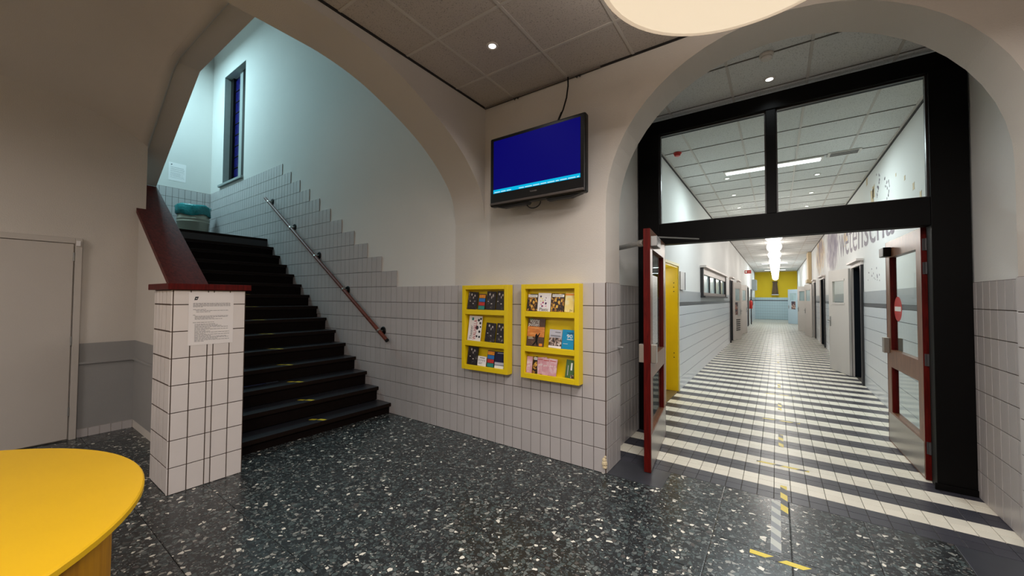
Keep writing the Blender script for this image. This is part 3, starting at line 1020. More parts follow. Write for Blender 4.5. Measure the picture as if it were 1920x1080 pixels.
# ------------------------------------------------------------------ yellow table
tb = thing('round_table', 'large round yellow table with closed drum base', 'table', (-2.33, -0.544, 0))
MB().lathe([(0.975, 0.722), (0.989, 0.727), (0.989, 0.745), (0.984, 0.75)], seg=96).build('table_top', yellow_tb, tb)
MB().lathe([(0.90, 0.0), (0.90, 0.721)], seg=96).build('drum_base', yellow_side, tb)

# ------------------------------------------------------------------ brochure racks
def rack(x0, x1, z0, z1, label):
    dp = 0.088
    t = thing('brochure_rack', label, 'rack', ((x0 + x1) / 2, W - 0.0115, z0), group='yellow brochure racks')
    w2, h = (x1 - x0) / 2, z1 - z0
    m_ = 0.045
    box('back_board', (-w2 + m_, -0.012, 0.03), (w2 - m_, 0, h - 0.03), yellow_m, t)
    box('side_board', (-w2, -dp, 0), (-w2 + m_, 0, h), yellow_m, t, 0.003)
    box('side_board', (w2 - m_, -dp, 0), (w2, 0, h), yellow_m, t, 0.003)
    box('top_board', (-w2 + m_, -dp, h - m_), (w2 - m_, 0, h), yellow_m, t, 0.003)
    box('bottom_board', (-w2 + m_, -dp, 0), (w2 - m_, 0, 0.05), yellow_m, t, 0.003)
    for zz in (1.348, 1.015):
        box('shelf', (-w2 + m_, -dp, zz - z0 - 0.026), (w2 - m_, -0.012, zz - z0 + 0.026), yellow_m, t, 0.003)
    return t
rack(-2.80, -2.19, 0.735, 1.632, 'yellow brochure rack nearer the stairs, with the tall walhalla leaflet')
rack(-2.03, -1.42, 0.735, 1.632, 'yellow brochure rack nearer the corridor arch, with the sunset magazine')

photo_dark = blotch('dark_photo_cover', [(0.0, C(20, 18, 22)), (0.5, C(36, 32, 36)), (0.62, C(58, 52, 54)), (0.72, C(150, 140, 136))], 26, dist=0.6)
photo_gold = blotch('gold_photo_cover', [(0.0, C(14, 10, 8)), (0.50, C(34, 20, 12)), (0.56, C(150, 96, 34)), (0.66, C(228, 180, 70))], 30, dist=0.8)
photo_people = blotch('people_photo', [(0.0, C(30, 26, 28)), (0.45, C(60, 48, 44)), (0.55, C(176, 150, 136)), (0.65, C(226, 220, 216))], 36)
orange_m = blotch('sunset_photo', [(0.0, C(150, 80, 40)), (0.5, C(214, 130, 60)), (0.7, C(232, 168, 100))], 10, stretch=(1, 1, 6))
brown_m = blotch('night_sky_print', [(0.0, C(50, 36, 32)), (0.6, C(90, 62, 48)), (0.8, C(120, 90, 64))], 14, stretch=(1, 1, 4))
cyan_m = simple('cyan_cover', C(0, 140, 186), 0.35)
navy_m = simple('navy_cover', C(20, 24, 60), 0.35)
green_m = simple('green_cover', C(70, 104, 62), 0.4, noise=0.1, nscale=12)
pink_m = blotch('pink_cover', [(0.0, C(196, 128, 142)), (0.45, C(214, 156, 164)), (0.6, C(226, 190, 196))], 14)
straw_m = blotch('straw_cover', [(0.0, C(232, 190, 90)), (0.5, C(238, 214, 130)), (0.7, C(236, 226, 190))], 14)
orange_p = simple('orange_print', C(226, 140, 40), 0.4, noise=0.3, nscale=60)
blue_p = simple('blue_print', C(40, 110, 180), 0.4, noise=0.3, nscale=60)
redp = simple('red_print', C(186, 50, 44), 0.4, noise=0.3, nscale=60)
teal_p = simple('teal_print', C(40, 130, 120), 0.4, noise=0.3, nscale=60)
gray_cov = simple('grey_cover', C(190, 188, 196), 0.4)
dots = [simple('dot_%s' % n, c, 0.5) for n, c in (('purple', C(90, 30, 90)), ('pink', C(220, 70, 130)), ('yellow', C(226, 206, 60)), ('navy', C(40, 40, 90)))]

LEAN = math.radians(7)
def brochure(x0, x1, z0, z1, mat, label, cat='brochure', tilt=0.0, yb=3.125, thick=0.004, group=None):
    """leaning against the rack back: local x right, z up, front faces -y"""
    w_, h = x1 - x0, z1 - z0
    t = thing('brochure', label, cat, ((x0 + x1) / 2, yb - 0.052 - 0.0, z0 + abs(tilt) * w_ / 2), group=group)
    t.rotation_euler = (-LEAN, tilt, 0)
    MB().box((-w_ / 2, 0, 0), (w_ / 2, thick, h)).build('cover', mat, t)
    t['_'] = 0
    del t['_']
    return t, w_, h
def patch(t, x0, x1, z0, z1, mat, name='print_block', d=0.0008):
    return MB().box((x0, -d, z0), (x1, 0, z1)).build(name, mat, t)
def lettering(t, s, mat, x, z, width=None, height=None, rot=0.0, d=0.0016):
    o = obj('lettering', text_mesh(s, mat, width, height), t, (x, -d, z), (math.pi / 2, rot, 0))
    return o
G1 = 'dark theatre leaflets in the rack nearer the stairs'
S1, S2, S3 = 1.3745, 1.0415, 0.7855
k = 1.008
def bx(a): return a * k
_brochure = brochure
def brochure(x0, x1, z0, z1, mat, label, cat='brochure', tilt=0.0, yb=3.125, thick=0.004, group=None):
    t, w_, h = _brochure(x0, x1, z0, z1, mat, label, cat, tilt, yb, thick, group)
    def face(px_, pz_, rx, rz, m_, nm='figure_print'):
        MB().prism([(px_ + rx * math.cos(a), pz_ + rz * math.sin(a)) for a in [2 * math.pi * q / 10 for q in range(10)]], 'y', -0.0009, 0).build(nm, m_, t)
    if mat is photo_dark:
        for (px_, pz_, rx, rz) in ((-0.022, h - 0.030, 0.009, 0.013), (0.022, h - 0.040, 0.008, 0.012), (0.004, h - 0.062, 0.005, 0.014), (-0.034, h * 0.45, 0.009, 0.005), (0.010, h * 0.33, 0.010, 0.006)):
            if abs(px_) + rx < w_ / 2: face(px_, pz_, rx, rz, skin_p)
    if mat is photo_gold and w_ > 0.09:
        for (px_, pz_, rx, rz) in ((-0.022, h * 0.62, 0.010, 0.014), (0.014, h * 0.52, 0.011, 0.016), (-0.004, h * 0.28, 0.011, 0.016), (0.040, h * 0.60, 0.008, 0.012)):
            face(px_, pz_, rx, rz, gold_p)
    return t, w_, h
skin_p = simple('pale_print', C(196, 186, 180), 0.5, noise=0.2, nscale=120)
gold_p = simple('gold_print', C(226, 178, 78), 0.5, noise=0.25, nscale=120)
# rack one, top row
brochure(-2.742, -2.61, S1, 1.560, photo_dark, 'dark photo leaflet leftmost on the top shelf of the rack nearer the stairs', tilt=0.06)
def strip_leaflet(x0, x1, z0, z1, label, tilt=0.0):
    t, w_, h = brochure(x0, x1, z0, z1, navy_m, label, tilt=tilt)
    cs = [teal_p, redp, blue_p, orange_p]
    for i in range(4):
        patch(t, -w_ / 2 + 0.004, w_ / 2 - 0.004, h * (0.02 + 0.24 * i), h * (0.02 + 0.24 * i) + h * 0.215, cs[i])
    return t
strip_leaflet(-2.590, -2.500, S1, 1.54, 'leaflet of orange blue and red bands on the top shelf nearer the stairs', 0.03)
brochure(-2.487, -2.365, S1, 1.565, photo_dark, 'dark photo leaflet beside the colour-banded leaflet on the top shelf', tilt=0.04)
brochure(-2.352, -2.25, S1, 1.568, photo_dark, 'dark photo leaflet rightmost on the top shelf of the rack nearer the stairs', tilt=0.03)
# middle row
t, w_, h = brochure(-2.735, -2.555, S2, 1.305, paper, 'tall white leaflet with red upright walhalla lettering', tilt=0.02)
lettering(t, 'WALHALLA', red_ink, -w_ / 2 + 0.115, 0.012, width=0.21, height=0.045, rot=-math.pi / 2)
lettering(t, 'Theater', ink, -w_ / 2 + 0.06, 0.012, width=0.15, height=0.035, rot=-math.pi / 2)
for (px, pz, r) in ((0.045, 0.22, 0.014), (0.03, 0.14, 0.022), (0.068, 0.19, 0.013), (0.066, 0.10, 0.014), (0.035, 0.05, 0.012), (0.07, 0.045, 0.012), (0.072, 0.235, 0.012), (0.075, 0.15, 0.01)):
    MB().lathe([(r, 0), (r, 0.0008)], seg=12).build('figure_print', ink_dk, t, (px, -0.0001, pz), (math.pi / 2, 0, 0))
patch(t, -0.05, -0.025, 0.215, 0.245, teal_p)
brochure(-2.497, -2.370, S2, 1.238, photo_dark, 'dark photo leaflet in the middle of the middle shelf nearer the stairs', tilt=0.05)
brochure(-2.352, -2.25, S2, 1.24, photo_dark, 'dark photo leaflet rightmost on the middle shelf nearer the stairs', tilt=0.03)
# bottom row
brochure(-2.738, -2.60, S3, 0.975, photo_dark, 'dark photo leaflet on the bottom shelf of the rack nearer the stairs', tilt=0.03)
t, w_, h = brochure(-2.592, -2.48, S3, 0.885, paper, 'small white leaflet with black line print on the bottom shelf', tilt=0.03)
lettering(t, 'V V V V', ink_dk, -0.045, 0.045, width=0.09, height=0.022)
patch(t, -0.03, 0.035, 0.080, 0.086, ink); patch(t, -0.045, 0.01, 0.03, 0.033, ink); patch(t, -0.045, 0.0, 0.02, 0.023, ink)
strip_leaflet(-2.468, -2.375, S3, 0.955, 'leaflet of orange blue and red bands on the bottom shelf', 0.02)
t, w_, h = brochure(-2.365, -2.25, S3, 0.953, navy_m, 'navy leaflet with white bands rightmost on the bottom shelf', tilt=0.0)
patch(t, -w_ / 2, w_ / 2, 0.0, 0.028, white_ink); patch(t, -w_ / 2, w_ / 2, 0.034, 0.060, gray_cov); patch(t, -0.03, w_ / 2, 0.150, 0.155, gray_cov)

# rack two, top row
def gold(x0, x1, z0, z1, label, tilt):
    t, w_, h = brochure(x0, x1, z0, z1, photo_gold, label, tilt=tilt)
    patch(t, -w_ / 2 + 0.008, w_ / 2 - 0.004, h - 0.032, h - 0.008, white_ink)
    lettering(t, 'jeugdtheater', ink_dk, -w_ / 2 + 0.012, h - 0.028, width=w_ * 0.78, height=0.015)
    return t
gold(-1.975, -1.862, S1, 1.54, 'gold and black photo leaflet leftmost on the top shelf nearer the arch', 0.02)
t, w_, h = brochure(-1.857, -1.72, S1, 1.548, paper, 'white leaflet with coloured dots and the word plastic', tilt=0.02)
lettering(t, 'Plastic', ink_dk, -0.045, 0.004, width=0.095, height=0.030)
for i in range(16):
    r = random.choice((0.005, 0.006, 0.009))
    MB().lathe([(r, 0), (r, 0.0008)], seg=10).build('dot_print', dots[i % 4], t, (random.uniform(-0.055, 0.055), -0.0001, random.uniform(0.045, 0.16)), (math.pi / 2, 0, 0))
gold(-1.712, -1.580, S1, 1.543, 'gold and black photo leaflet right of the dotted leaflet', 0.02)
t, w_, h = brochure(-1.572, -1.48, S1, 1.545, straw_m, 'straw-yellow leaflet rightmost on the top shelf nearer the arch', tilt=0.03)
patch(t, -w_ / 2, w_ / 2, h - 0.02, h - 0.004, orange_p)
lettering(t, 'Ju', ink_dk, 0.005, 0.004, width=0.026, height=0.022)
# middle row
t, w_, h = brochure(-1.978, -1.79, S2, 1.305, brown_m, 'travel magazine with sunset photo on the middle shelf', 'magazine', tilt=0.02, thick=0.007)
patch(t, -w_ / 2, w_ / 2, 0.09, 0.185, orange_m, 'sunset_photo')
lettering(t, 'voorne', white_ink, -w_ / 2 + 0.022, h - 0.045, width=0.105, height=0.032)
lettering(t, 'putten', white_ink, -w_ / 2 + 0.010, h - 0.085, width=0.115, height=0.040)
mb = MB()
mb.prism([(-0.03, 0.006), (0.004, 0.05), (-0.002, 0.10), (0.006, 0.118), (0.018, 0.118), (0.022, 0.10), (0.045, 0.13), (0.05, 0.127), (0.028, 0.075), (0.026, 0.05), (0.032, 0.008), (0.022, 0.008), (0.012, 0.04), (-0.015, 0.006)], 'y', -0.0018, -0.0009)
mb.build('silhouette_print', black_m, t)
patch(t, -0.08, -0.03, 0.080, 0.085, straw_m); patch(t, -0.08, -0.02, 0.068, 0.072, white_ink); patch(t, 0.045, 0.08, 0.006, 0.03, orange_p)
patch(t, -0.08, -0.035, h - 0.022, h - 0.004, green_m)
t, w_, h = brochure(-1.735, -1.606, S2, 1.21, gray_cov, 'grey brochure with a photo of people on the middle shelf', tilt=0.03)
patch(t, -w_ / 2, w_ / 2, 0.02, 0.095, photo_people, 'people_photo'); patch(t, -0.005, 0.05, 0.142, 0.147, ink); patch(t, -0.05, 0.05, 0.112, 0.116, ink); patch(t, -0.05, 0.055, 0.104, 0.108, ink)
patch(t, -w_ / 2, w_ / 2, 0.0, 0.019, paper)
t, w_, h = brochure(-1.600, -1.482, S2, 1.215, cyan_m, 'bright blue brochure with a round emblem on the middle shelf', tilt=0.02)
lettering(t, '90', white_ink, -0.012, 0.098, width=0.055, height=0.034)
patch(t, -0.01, 0.05, 0.084, 0.090, white_ink); patch(t, -0.015, 0.05, 0.145, 0.149, navy_m); patch(t, 0.0, 0.05, 0.137, 0.141, navy_m); patch(t, -0.045, 0.0, 0.045, 0.048, white_ink)
# bottom row
t, w_, h = brochure(-1.980, -1.918, S3, 0.940, pink_m, 'narrow pink leaflet leftmost on the bottom shelf nearer the arch', tilt=0.02)
lettering(t, 'Ju', white_ink, -0.02, 0.004, width=0.026, height=0.020)
lettering(t, 'gaa', white_ink, -0.026, 0.085, width=0.045, height=0.020); lettering(t, 'dt', white_ink, -0.02, 0.055, width=0.03, height=0.020)
gold(-1.910, -1.862, S3, 0.945, 'narrow gold and black leaflet between the pink leaflets', 0.02)
for i, (a, b, tl) in enumerate(((-1.852, -1.745, -0.10), (-1.800, -1.705, 0.0), (-1.735, -1.650, 0.05))):
    t, w_, h = brochure(a, b, S3, 0.94, pink_m, ['pink leaflet slanting left on the bottom shelf nearer the arch', 'middle pink leaflet on the bottom shelf nearer the arch', 'rightmost pink leaflet on the bottom shelf nearer the arch'][i], tilt=tl, yb=3.125 - 0.006 * i)
    patch(t, -w_ / 2 + 0.01, w_ / 2 - 0.01, h - 0.024, h - 0.018, redp)
    lettering(t, 'gaat dt', white_ink, -w_ / 2 + 0.012, 0.075, width=w_ * 0.75, height=0.022)
t, w_, h = brochure(-1.565, -1.482, S3, 0.945, green_m, 'green leaflet with white band on the bottom shelf nearer the arch', tilt=0.06)
patch(t, 0.006, 0.022, 0.07, 0.135, white_ink); patch(t, -0.022, -0.016, 0.02, 0.11, gray_cov); patch(t, 0.012, 0.04, 0.0, 0.03, photo_people)

# ------------------------------------------------------------------ television
tv = thing('television', 'flat black television showing a blue screen on the wall between the arches', 'television', (-1.795, 2.90, 2.39))
tvw, tvh = 1.01, 0.675
box('bezel', (-tvw / 2, 0, 0), (tvw / 2, 0.07, tvh), black_m, tv, 0.014)
box('screen', (-tvw / 2 + 0.045, -0.002, 0.125), (tvw / 2 - 0.045, 0.001, tvh - 0.035), tv_blue, tv)
box('news_bar', (-tvw / 2 + 0.045, -0.0035, 0.125), (tvw / 2 - 0.045, -0.0021, 0.160), tv_cyan, tv)
mb = MB()
x = -tvw / 2 + 0.06
while x < tvw / 2 - 0.07:
    ln = random.uniform(0.03, 0.08)
    if not (-0.25 < x < -0.19):
        mb.box((x, -0.0045, 0.130), (min(x + ln, tvw / 2 - 0.055), -0.0036, 0.139))
    x += ln + 0.012
mb.build('ticker_print', tv_text, tv)
box('speaker_bar', (-tvw / 2 + 0.012, -0.012, 0.012), (tvw / 2 - 0.012, 0.0, 0.034), simple('speaker_grey', C(70, 62, 58), 0.4), tv, 0.004)
lettering(tv, 'TOSHIBA', simple('logo_silver', C(150, 146, 144), 0.4, metal=0.4), -0.04, 0.078, width=0.075, height=0.013, d=0.002)
mb = MB().prism([(-0.45, 0.0), (-0.06, 0.0), (-0.08, -0.02), (-0.36, -0.022)], 'y', 0.02, 0.07)
mb.build('lower_housing', black_m, tv)
MB().prism([(0.46, 0.0), (0.12, 0.0), (0.13, -0.02), (0.36, -0.022)], 'y', 0.02, 0.07).build('lower_housing', black_m, tv)
box('rear_case', (-0.40, 0.07, 0.06), (0.40, 0.16, tvh - 0.08), black_m, tv)
box('wall_bracket', (-0.15, 0.16, 0.2), (0.15, W - 2.901, 0.5), black_m, tv)
pts = [(-0.03 + 0.075 * math.cos(a), 0.05, -0.005 + 0.055 * math.sin(a)) for a in [math.pi + math.pi * i / 10 for i in range(11)]]
MB().path(pts, 0.005, 6).build('cable_loop', black_m, tv)
cb = MB()
pts = [(-1.545, 3.085, CE - 0.03), (-1.546, 3.09, 3.45), (-1.556, 3.08, 3.34), (-1.575, 3.05, 3.22), (-1.60, 3.0, 3.10), (-1.61, 2.975, 3.03)]
cb.path(pts, 0.007, 8)
pts2 = [(-1.585, 3.03, 3.19), (-1.60, 2.985, 3.09), (-1.625, 2.975, 3.03)]
cb.path(pts2, 0.005, 8)
tag(cb.build('television_cable', black_m), 'black cable hanging from the ceiling to the television', 'cable')
rl = thing('curtain_rail', 'thin curtain rail along the ceiling edge above the television', 'rail', (-1.75, 3.12, CE))
box('track', (-0.80, -0.008, -0.022), (0.50, 0.008, -0.014), simple('rail_grey', C(112, 102, 96), 0.6), rl)
for x in (-0.42, -0.38, 0.27, 0.30):
    mb = MB()
    mb.path([(x, 0, -0.022), (x, 0, -0.035), (x + 0.008, 0, -0.046), (x + 0.016, 0, -0.036), (x + 0.016, 0, -0.024)], 0.003, 6)
    mb.build('glide_hook', black_m, rl)

# ------------------------------------------------------------------ lobby lamps
def drum_pendant(px_, py_, label, power):
    lm = thing('drum_pendant', label, 'lamp', (px_, py_, 3.0), group='drum lamps in the lobby')
    MB().lathe([(0.60, 0.0), (0.60, 0.01)], seg=72).build('diffuser', drum_m, lm)
    MB().lathe([(0.60, 0.0), (0.622, 0.0), (0.622, 0.26), (0.60, 0.26)], seg=72, cap=False).build('shade', drum_side, lm)
    MB().tube((0, 0, 0.2), (0, 0, CE - 3.0), 0.012, 10).build('stem', alu, lm)
    MB().lathe([(0.05, CE - 3.0 - 0.03), (0.06, CE - 3.0 - 0.002)], seg=20).build('canopy', white_paint, lm)
    light('drum_light', 'AREA', (px_, py_, 2.985), power, WARM, 1.15)
    light('drum_uplight', 'AREA', (px_, py_, 3.20), power * 0.25, WARM, 1.0, rot=(math.pi, 0, 0))
drum_pendant(-0.073, 1.777, 'large round cream drum lamp hanging from the lobby ceiling before the arch', P_DRUM)
drum_pendant(0.1, -1.1, 'added round cream drum lamp of the lobby, unseen behind the viewer', P_DRUM * 1.9)  # added out of view to brighten pillar, hall wall and table
def downlight(x, y, label, power, color, spot=math.radians(130), cat='light', group=None):
    t = thing('downlight', label, cat, (x, y, CE), group=group)
    MB().lathe([(0.030, -0.003), (0.046, -0.006), (0.050, 0.0), (0.030, 0.002)], seg=20, cap=False).build('trim_ring', white_paint, t)
    MB().lathe([(0.030, -0.004), (0.030, 0.0)], seg=20).build('lens', spot_m, t)
    if power:
        light('downlight_beam', 'SPOT', (x, y, CE - 0.012), power, color, 0.03, spot=spot, blend=0.7)
downlight(-1.881, 2.389, 'small bright downlight in the lobby ceiling panel near the television', P_LOBBY_SPOT, WARM)
downlight(-1.881, 0.55, 'added unseen downlight in the lobby ceiling above the yellow table side', P_LOBBY_SPOT, WARM)  # added out of view to put more light on the floor
downlight(0.56, 0.55, 'added unseen downlight in the lobby ceiling right of the drum lamp', P_LOBBY_SPOT, WARM)  # likewise added, for floor light
downlight(-0.03, 4.228, 'small downlight above the black door frame inside the arch', P_VEST_SPOT, COOL)

# side hall lamp added out of view to brighten hall and pillar
hl = thing('added_hall_pendant', 'added round cream drum lamp, unseen in the side hall behind the yellow table', 'lamp', (-4.3, -2.3, 3.3))
MB().lathe([(0.60, 0.0), (0.60, 0.01)], seg=48).build('diffuser', drum_m, hl)
MB().lathe([(0.60, 0.0), (0.622, 0.0), (0.622, 0.26), (0.60, 0.26)], seg=48, cap=False).build('shade', drum_side, hl)
MB().tube((0, 0, 0.2), (0, 0, 1.15), 0.012, 10).build('stem', alu, hl)
light('added_hall_light', 'AREA', (-4.3, -2.3, 3.285), P_DRUM * 0.9, WARM, 1.15)

def detector(name, x, y, mat, label):
    t = thing(name, label, 'detector', (x, y, CE))
    MB().lathe([(0.052, 0.0), (0.052, -0.015), (0.047, -0.022)], seg=24).build('base', mat, t)
    MB().lathe([(0.040, -0.022), (0.042, -0.038), (0.03, -0.048)], seg=24).build('sensor_head', mat, t)
detector('smoke_detector', -0.045, 3.78, white_paint, 'round white smoke detector on the ceiling inside the arch')
detector('smoke_detector', -1.12, 5.66, red_m, 'round red alarm on the corridor ceiling behind the glass')

# ------------------------------------------------------------------ black door frame with glazing (door_2)
d2 = bpy.data.objects.new('door_2', None); COL.objects.link(d2)
d2.location = (0, FR, 0)
struct(d2, 'tall black-brown door frame with glazed transom and two open wooden leaves')
FD = 0.13
box('post', (XL + 0.011, -FD / 2, 0), (-1.075, FD / 2, 3.365), black_frame, d2, 0.004)
box('post', (1.035, -FD / 2, 0), (XR - 0.011, FD / 2, 3.365), black_frame, d2, 0.004)
box('head', (XL + 0.011, -FD / 2, 3.365), (XR - 0.011, FD / 2, 3.52), black_frame, d2, 0.004)
box('transom', (-1.075, -FD / 2, 2.11), (1.035, FD / 2, 2.34), black_frame, d2, 0.004)
box('mullion', (-0.068, -FD / 2 + 0.01, 2.34), (0.014, FD / 2 - 0.01, 3.365), black_frame, d2, 0.004)
for a, b in ((-1.075, -0.068), (0.014, 1.035)):
    box('pane', (a, -0.004, 2.34), (b, 0.004, 3.365), glass_m, d2)
    for (p, q) in (((a, 2.34), (b, 2.352)), ((a, 3.353), (b, 3.365)), ((a, 2.352), (a + 0.012, 3.353)), ((b - 0.012, 2.352), (b, 3.353))):
        box('glazing_bead', (p[0], -0.03, p[1]), (q[0], -0.005, q[1]), simple('bead_brown', C(30, 20, 20), 0.4) if 'bead_brown' not in MATS else MATS['bead_brown'], d2)
box('base_block', (1.02, -FD / 2 - 0.012, 0), (XR - 0.011, -FD / 2, 0.05), black_frame, d2)

hinge_m = simple('hinge_grey', C(72, 70, 72), 0.45, metal=0.3)
def leaf(hx, hy, ang, side, sign_col, label):
    """local x: from hinge to lock edge, local y thickness, hinge at origin. side: which y face has the closer"""
    Wd, Ht, T = 1.06, 2.115, 0.055
    st_ = 0.125
    mb = MB()
    for a, b in (((0, 0, 0.006), (st_, T, Ht)), ((Wd - st_, 0, 0.006), (Wd, T, Ht)), ((st_, 0, Ht - 0.17), (Wd - st_, T, Ht)), ((st_, 0, 0.80), (Wd - st_, T, 0.98)), ((st_, 0, 0.006), (Wd - st_, T, 0.33))):
        mb.box(a, b)
    lf = mb.build('door_leaf', door_wood, d2, (hx, hy - FR, 0), (0, 0, ang))
    lf['label'] = label
    # red edge boards
    box('edge_strip', (Wd, -0.001, 0.006), (Wd + 0.006, T + 0.001, Ht), mahog, lf)
    box('edge_strip', (-0.006, -0.001, 0.006), (0.0, T + 0.001, Ht), mahog, lf)
    # mahogany rebates round the panes
    for z0, z1 in ((0.33, 0.80), (0.98, Ht - 0.17)):
        box('glass_pane', (st_, T / 2 - 0.003, z0), (Wd - st_, T / 2 + 0.003, z1), glass_m, lf)
        for x0 in (st_, Wd - st_ - 0.012):
            box('rebate', (x0, 0.004, z0), (x0 + 0.012, T - 0.004, z1), mahog, lf)
    for y0 in (-0.002, T):
        box('kick_plate', (0.02, y0, 0.02), (Wd - 0.02, y0 + 0.002, 0.31), steel, lf)
        s = -1 if y0 < 0 else 1
        ya = 0 if s < 0 else T
        box('lock_case', (Wd - 0.09, ya, 0.94), (Wd - 0.012, ya + s * 0.045, 1.10), steel, lf, 0.004)
    for z in (0.22, 0.95, 1.72, 1.92):
        MB().tube((-0.012, T / 2, z), (-0.012, T / 2, z + 0.10), 0.012, 10).build('hinge', hinge_m, lf)
        box('hinge_flap', (-0.0085, 0.006, z), (-0.006, T - 0.006, z + 0.10), hinge_m, lf)
    return lf
la = math.atan2(3.362 - 4.42, -0.925 + 1.045)
lfL = leaf(-1.070, 4.425, la, 1, None, 'left wooden glazed leaf swung open towards the lobby')
# closer on the left leaf: body near the free edge, arm to the transom, and the grey tube to the wall
T_ = 0.055
box('closer_body', (0.80, T_, 1.96), (1.04, T_ + 0.055, 2.05), alu, lfL, 0.006)
MB().tube((0.92, T_ + 0.03, 2.056), (0.50, T_ + 0.36, 2.075), 0.006, 8).build('closer_arm', alu, lfL)
MB().tube((1.00, -0.02, 2.0), (0.66, -0.36, 2.0), 0.024, 12).build('closer_tube', alu, lfL)
MB().tube((1.00, 0.0, 2.0), (0.96, -0.05, 2.0), 0.032, 12).build('closer_tube_end', steel, lfL)
# posters stuck to the left leaf glass
news = blotch('newsprint', [(0.0, C(120, 124, 128)), (0.45, C(170, 174, 176)), (0.55, C(220, 220, 216))], 60, stretch=(1, 1, 3))
pstr = MB().box((0.45, T_ / 2 + 0.004, 1.06), (0.85, T_ / 2 + 0.006, 1.72)).build('pasted_sheet', news, lfL)
ra = math.atan2(1.064, -0.032)
lfR = leaf(1.063, 4.60, ra, -1, None, 'right wooden glazed leaf swung open into the corridor')
# no-entry disc on the right leaf glass (local +y face looks to the corridor axis)
dc = MB().lathe([(0.125, 0), (0.125, 0.0015)], seg=32).build('no_entry_disc', red_m, lfR, (0.765, T_ / 2 + 0.0045, 1.41), (-math.pi / 2, 0, 0))
box('no_entry_bar', (0.665, T_ / 2 + 0.0062, 1.387), (0.865, T_ / 2 + 0.0072, 1.433), white_ink, lfR)
box('closer_body', (0.86, T_, 1.955), (1.03, T_ + 0.06, 2.05), black_m, lfR, 0.006)
box('floor_bolt_rod', (0.62, T_ / 2 - 0.012, 2.12), (0.66, T_ / 2 + 0.012, 2.105), black_m, lfR)

# door stop peg on the pier, closer bracket
tag(MB().tube((PL + 0.011, 3.44, 1.05), (PL + 0.06, 3.44, 1.05), 0.012, 12).build('door_stop_peg', alu), 'small grey metal peg on the tiled pier beside the left door', 'peg')

# ------------------------------------------------------------------ corridor furnishings
# yellow doorway (door_3)
d3 = bpy.data.objects.new('door_3', None); COL.objects.link(d3)
d3.location = (XL, 6.15, 0)
struct(d3, 'bright yellow doorway lining in the left corridor wall')
for a, b in ((-0.45, -0.42), (0.42, 0.45)):
    box('jamb_lining', (-0.6, a, 0), (0.008, b, 2.0), yellow_m, d3)
box('head_lining', (-0.6, -0.45, 2.0), (0.008, 0.45, 2.03), yellow_m, d3)
for a, b in ((-0.49, -0.45), (0.45, 0.49)):
    box('architrave', (0.008, a, 0), (0.022, b, 2.07), cream, d3)
box('architrave', (0.008, -0.45, 2.03), (0.022, 0.45, 2.07), cream, d3)
box('threshold', (-0.6, -0.42, 0.0), (0.008, 0.42, 0.012), simple('threshold_brown', C(110, 88, 40), 0.6), d3)
box('closed_back', (-0.62, -0.45, 0), (-0.6, 0.45, 2.03), yellow_m, d3)
for z in (0.55, 0.62, 1.62, 1.69, 1.76):
    MB().tube((-0.05, 0.418, z), (-0.05, 0.42, z), 0.009, 8).build('screw_hole', ink_dk, d3)

light('added_doorway_light', 'POINT', (XL - 0.30, 5.95, 1.90), 3.6, (0.82, 1.0, 0.95), 0.05)  # lamp added inside the recess to brighten the yellow lining
box('added_lamp_disc', (-0.34, -0.24, 1.985), (-0.26, -0.16, 1.9999), tube_m, d3)  # glowing disc made up to go with the added lamp

pb = thing('wall_panel', 'small grey notice panel beside the yellow doorway', 'panel', (XL, 6.86, 1.65))
box('board', (0.0, -0.18, 0), (0.035, 0.18, 0.305), simple('panel_grey', C(196, 190, 186), 0.5), pb, 0.003)
box('frame_edge', (0.0351, 0.165, 0), (0.042, 0.18, 0.305), black_m, pb)

# interior window (window_2)
w2 = bpy.data.objects.new('window_2', None); COL.objects.link(w2)
w2.location = (XL, 8.87, 1.55)
struct(w2, 'four-pane dark framed window high in the left corridor wall')
wf = simple('window_frame_pale', C(206, 196, 190), 0.5)
dk = simple('window_frame_dark', C(40, 38, 40), 0.5)
win_glass = simple('room_glass', C(166, 190, 194), 0.12, noise=0.35, nscale=3)
LW = 4.38
box('side_board', (0.0, 0.0, 0.0), (0.06, 0.10, 0.66), dk, w2)
box('side_board', (0.0, LW - 0.06, 0.0), (0.07, LW, 0.62), dk, w2)
box('cornice', (0.0, -0.03, 0.62), (0.12, LW + 0.03, 0.665), wf, w2)
box('head_board', (0.0, 0.10, 0.48), (0.05, LW - 0.06, 0.62), wf, w2)
box('sill', (0.0, -0.02, -0.02), (0.10, LW + 0.05, 0.02), dk, w2)
box('bottom_board', (0.0, 0.10, 0.02), (0.05, LW - 0.06, 0.09), simple('taupe_paint', C(130, 122, 118), 0.5), w2)
ed = [0.10, 1.12, 2.18, 3.23, LW - 0.06]
for i in range(4):
    box('pane', (0.012, ed[i] + 0.07, 0.09), (0.02, ed[i + 1] - 0.05, 0.48), win_glass, w2)
    box('mullion', (0.0, ed[i + 1] - 0.06, 0.09), (0.045, ed[i + 1] + 0.02, 0.48), dk, w2)

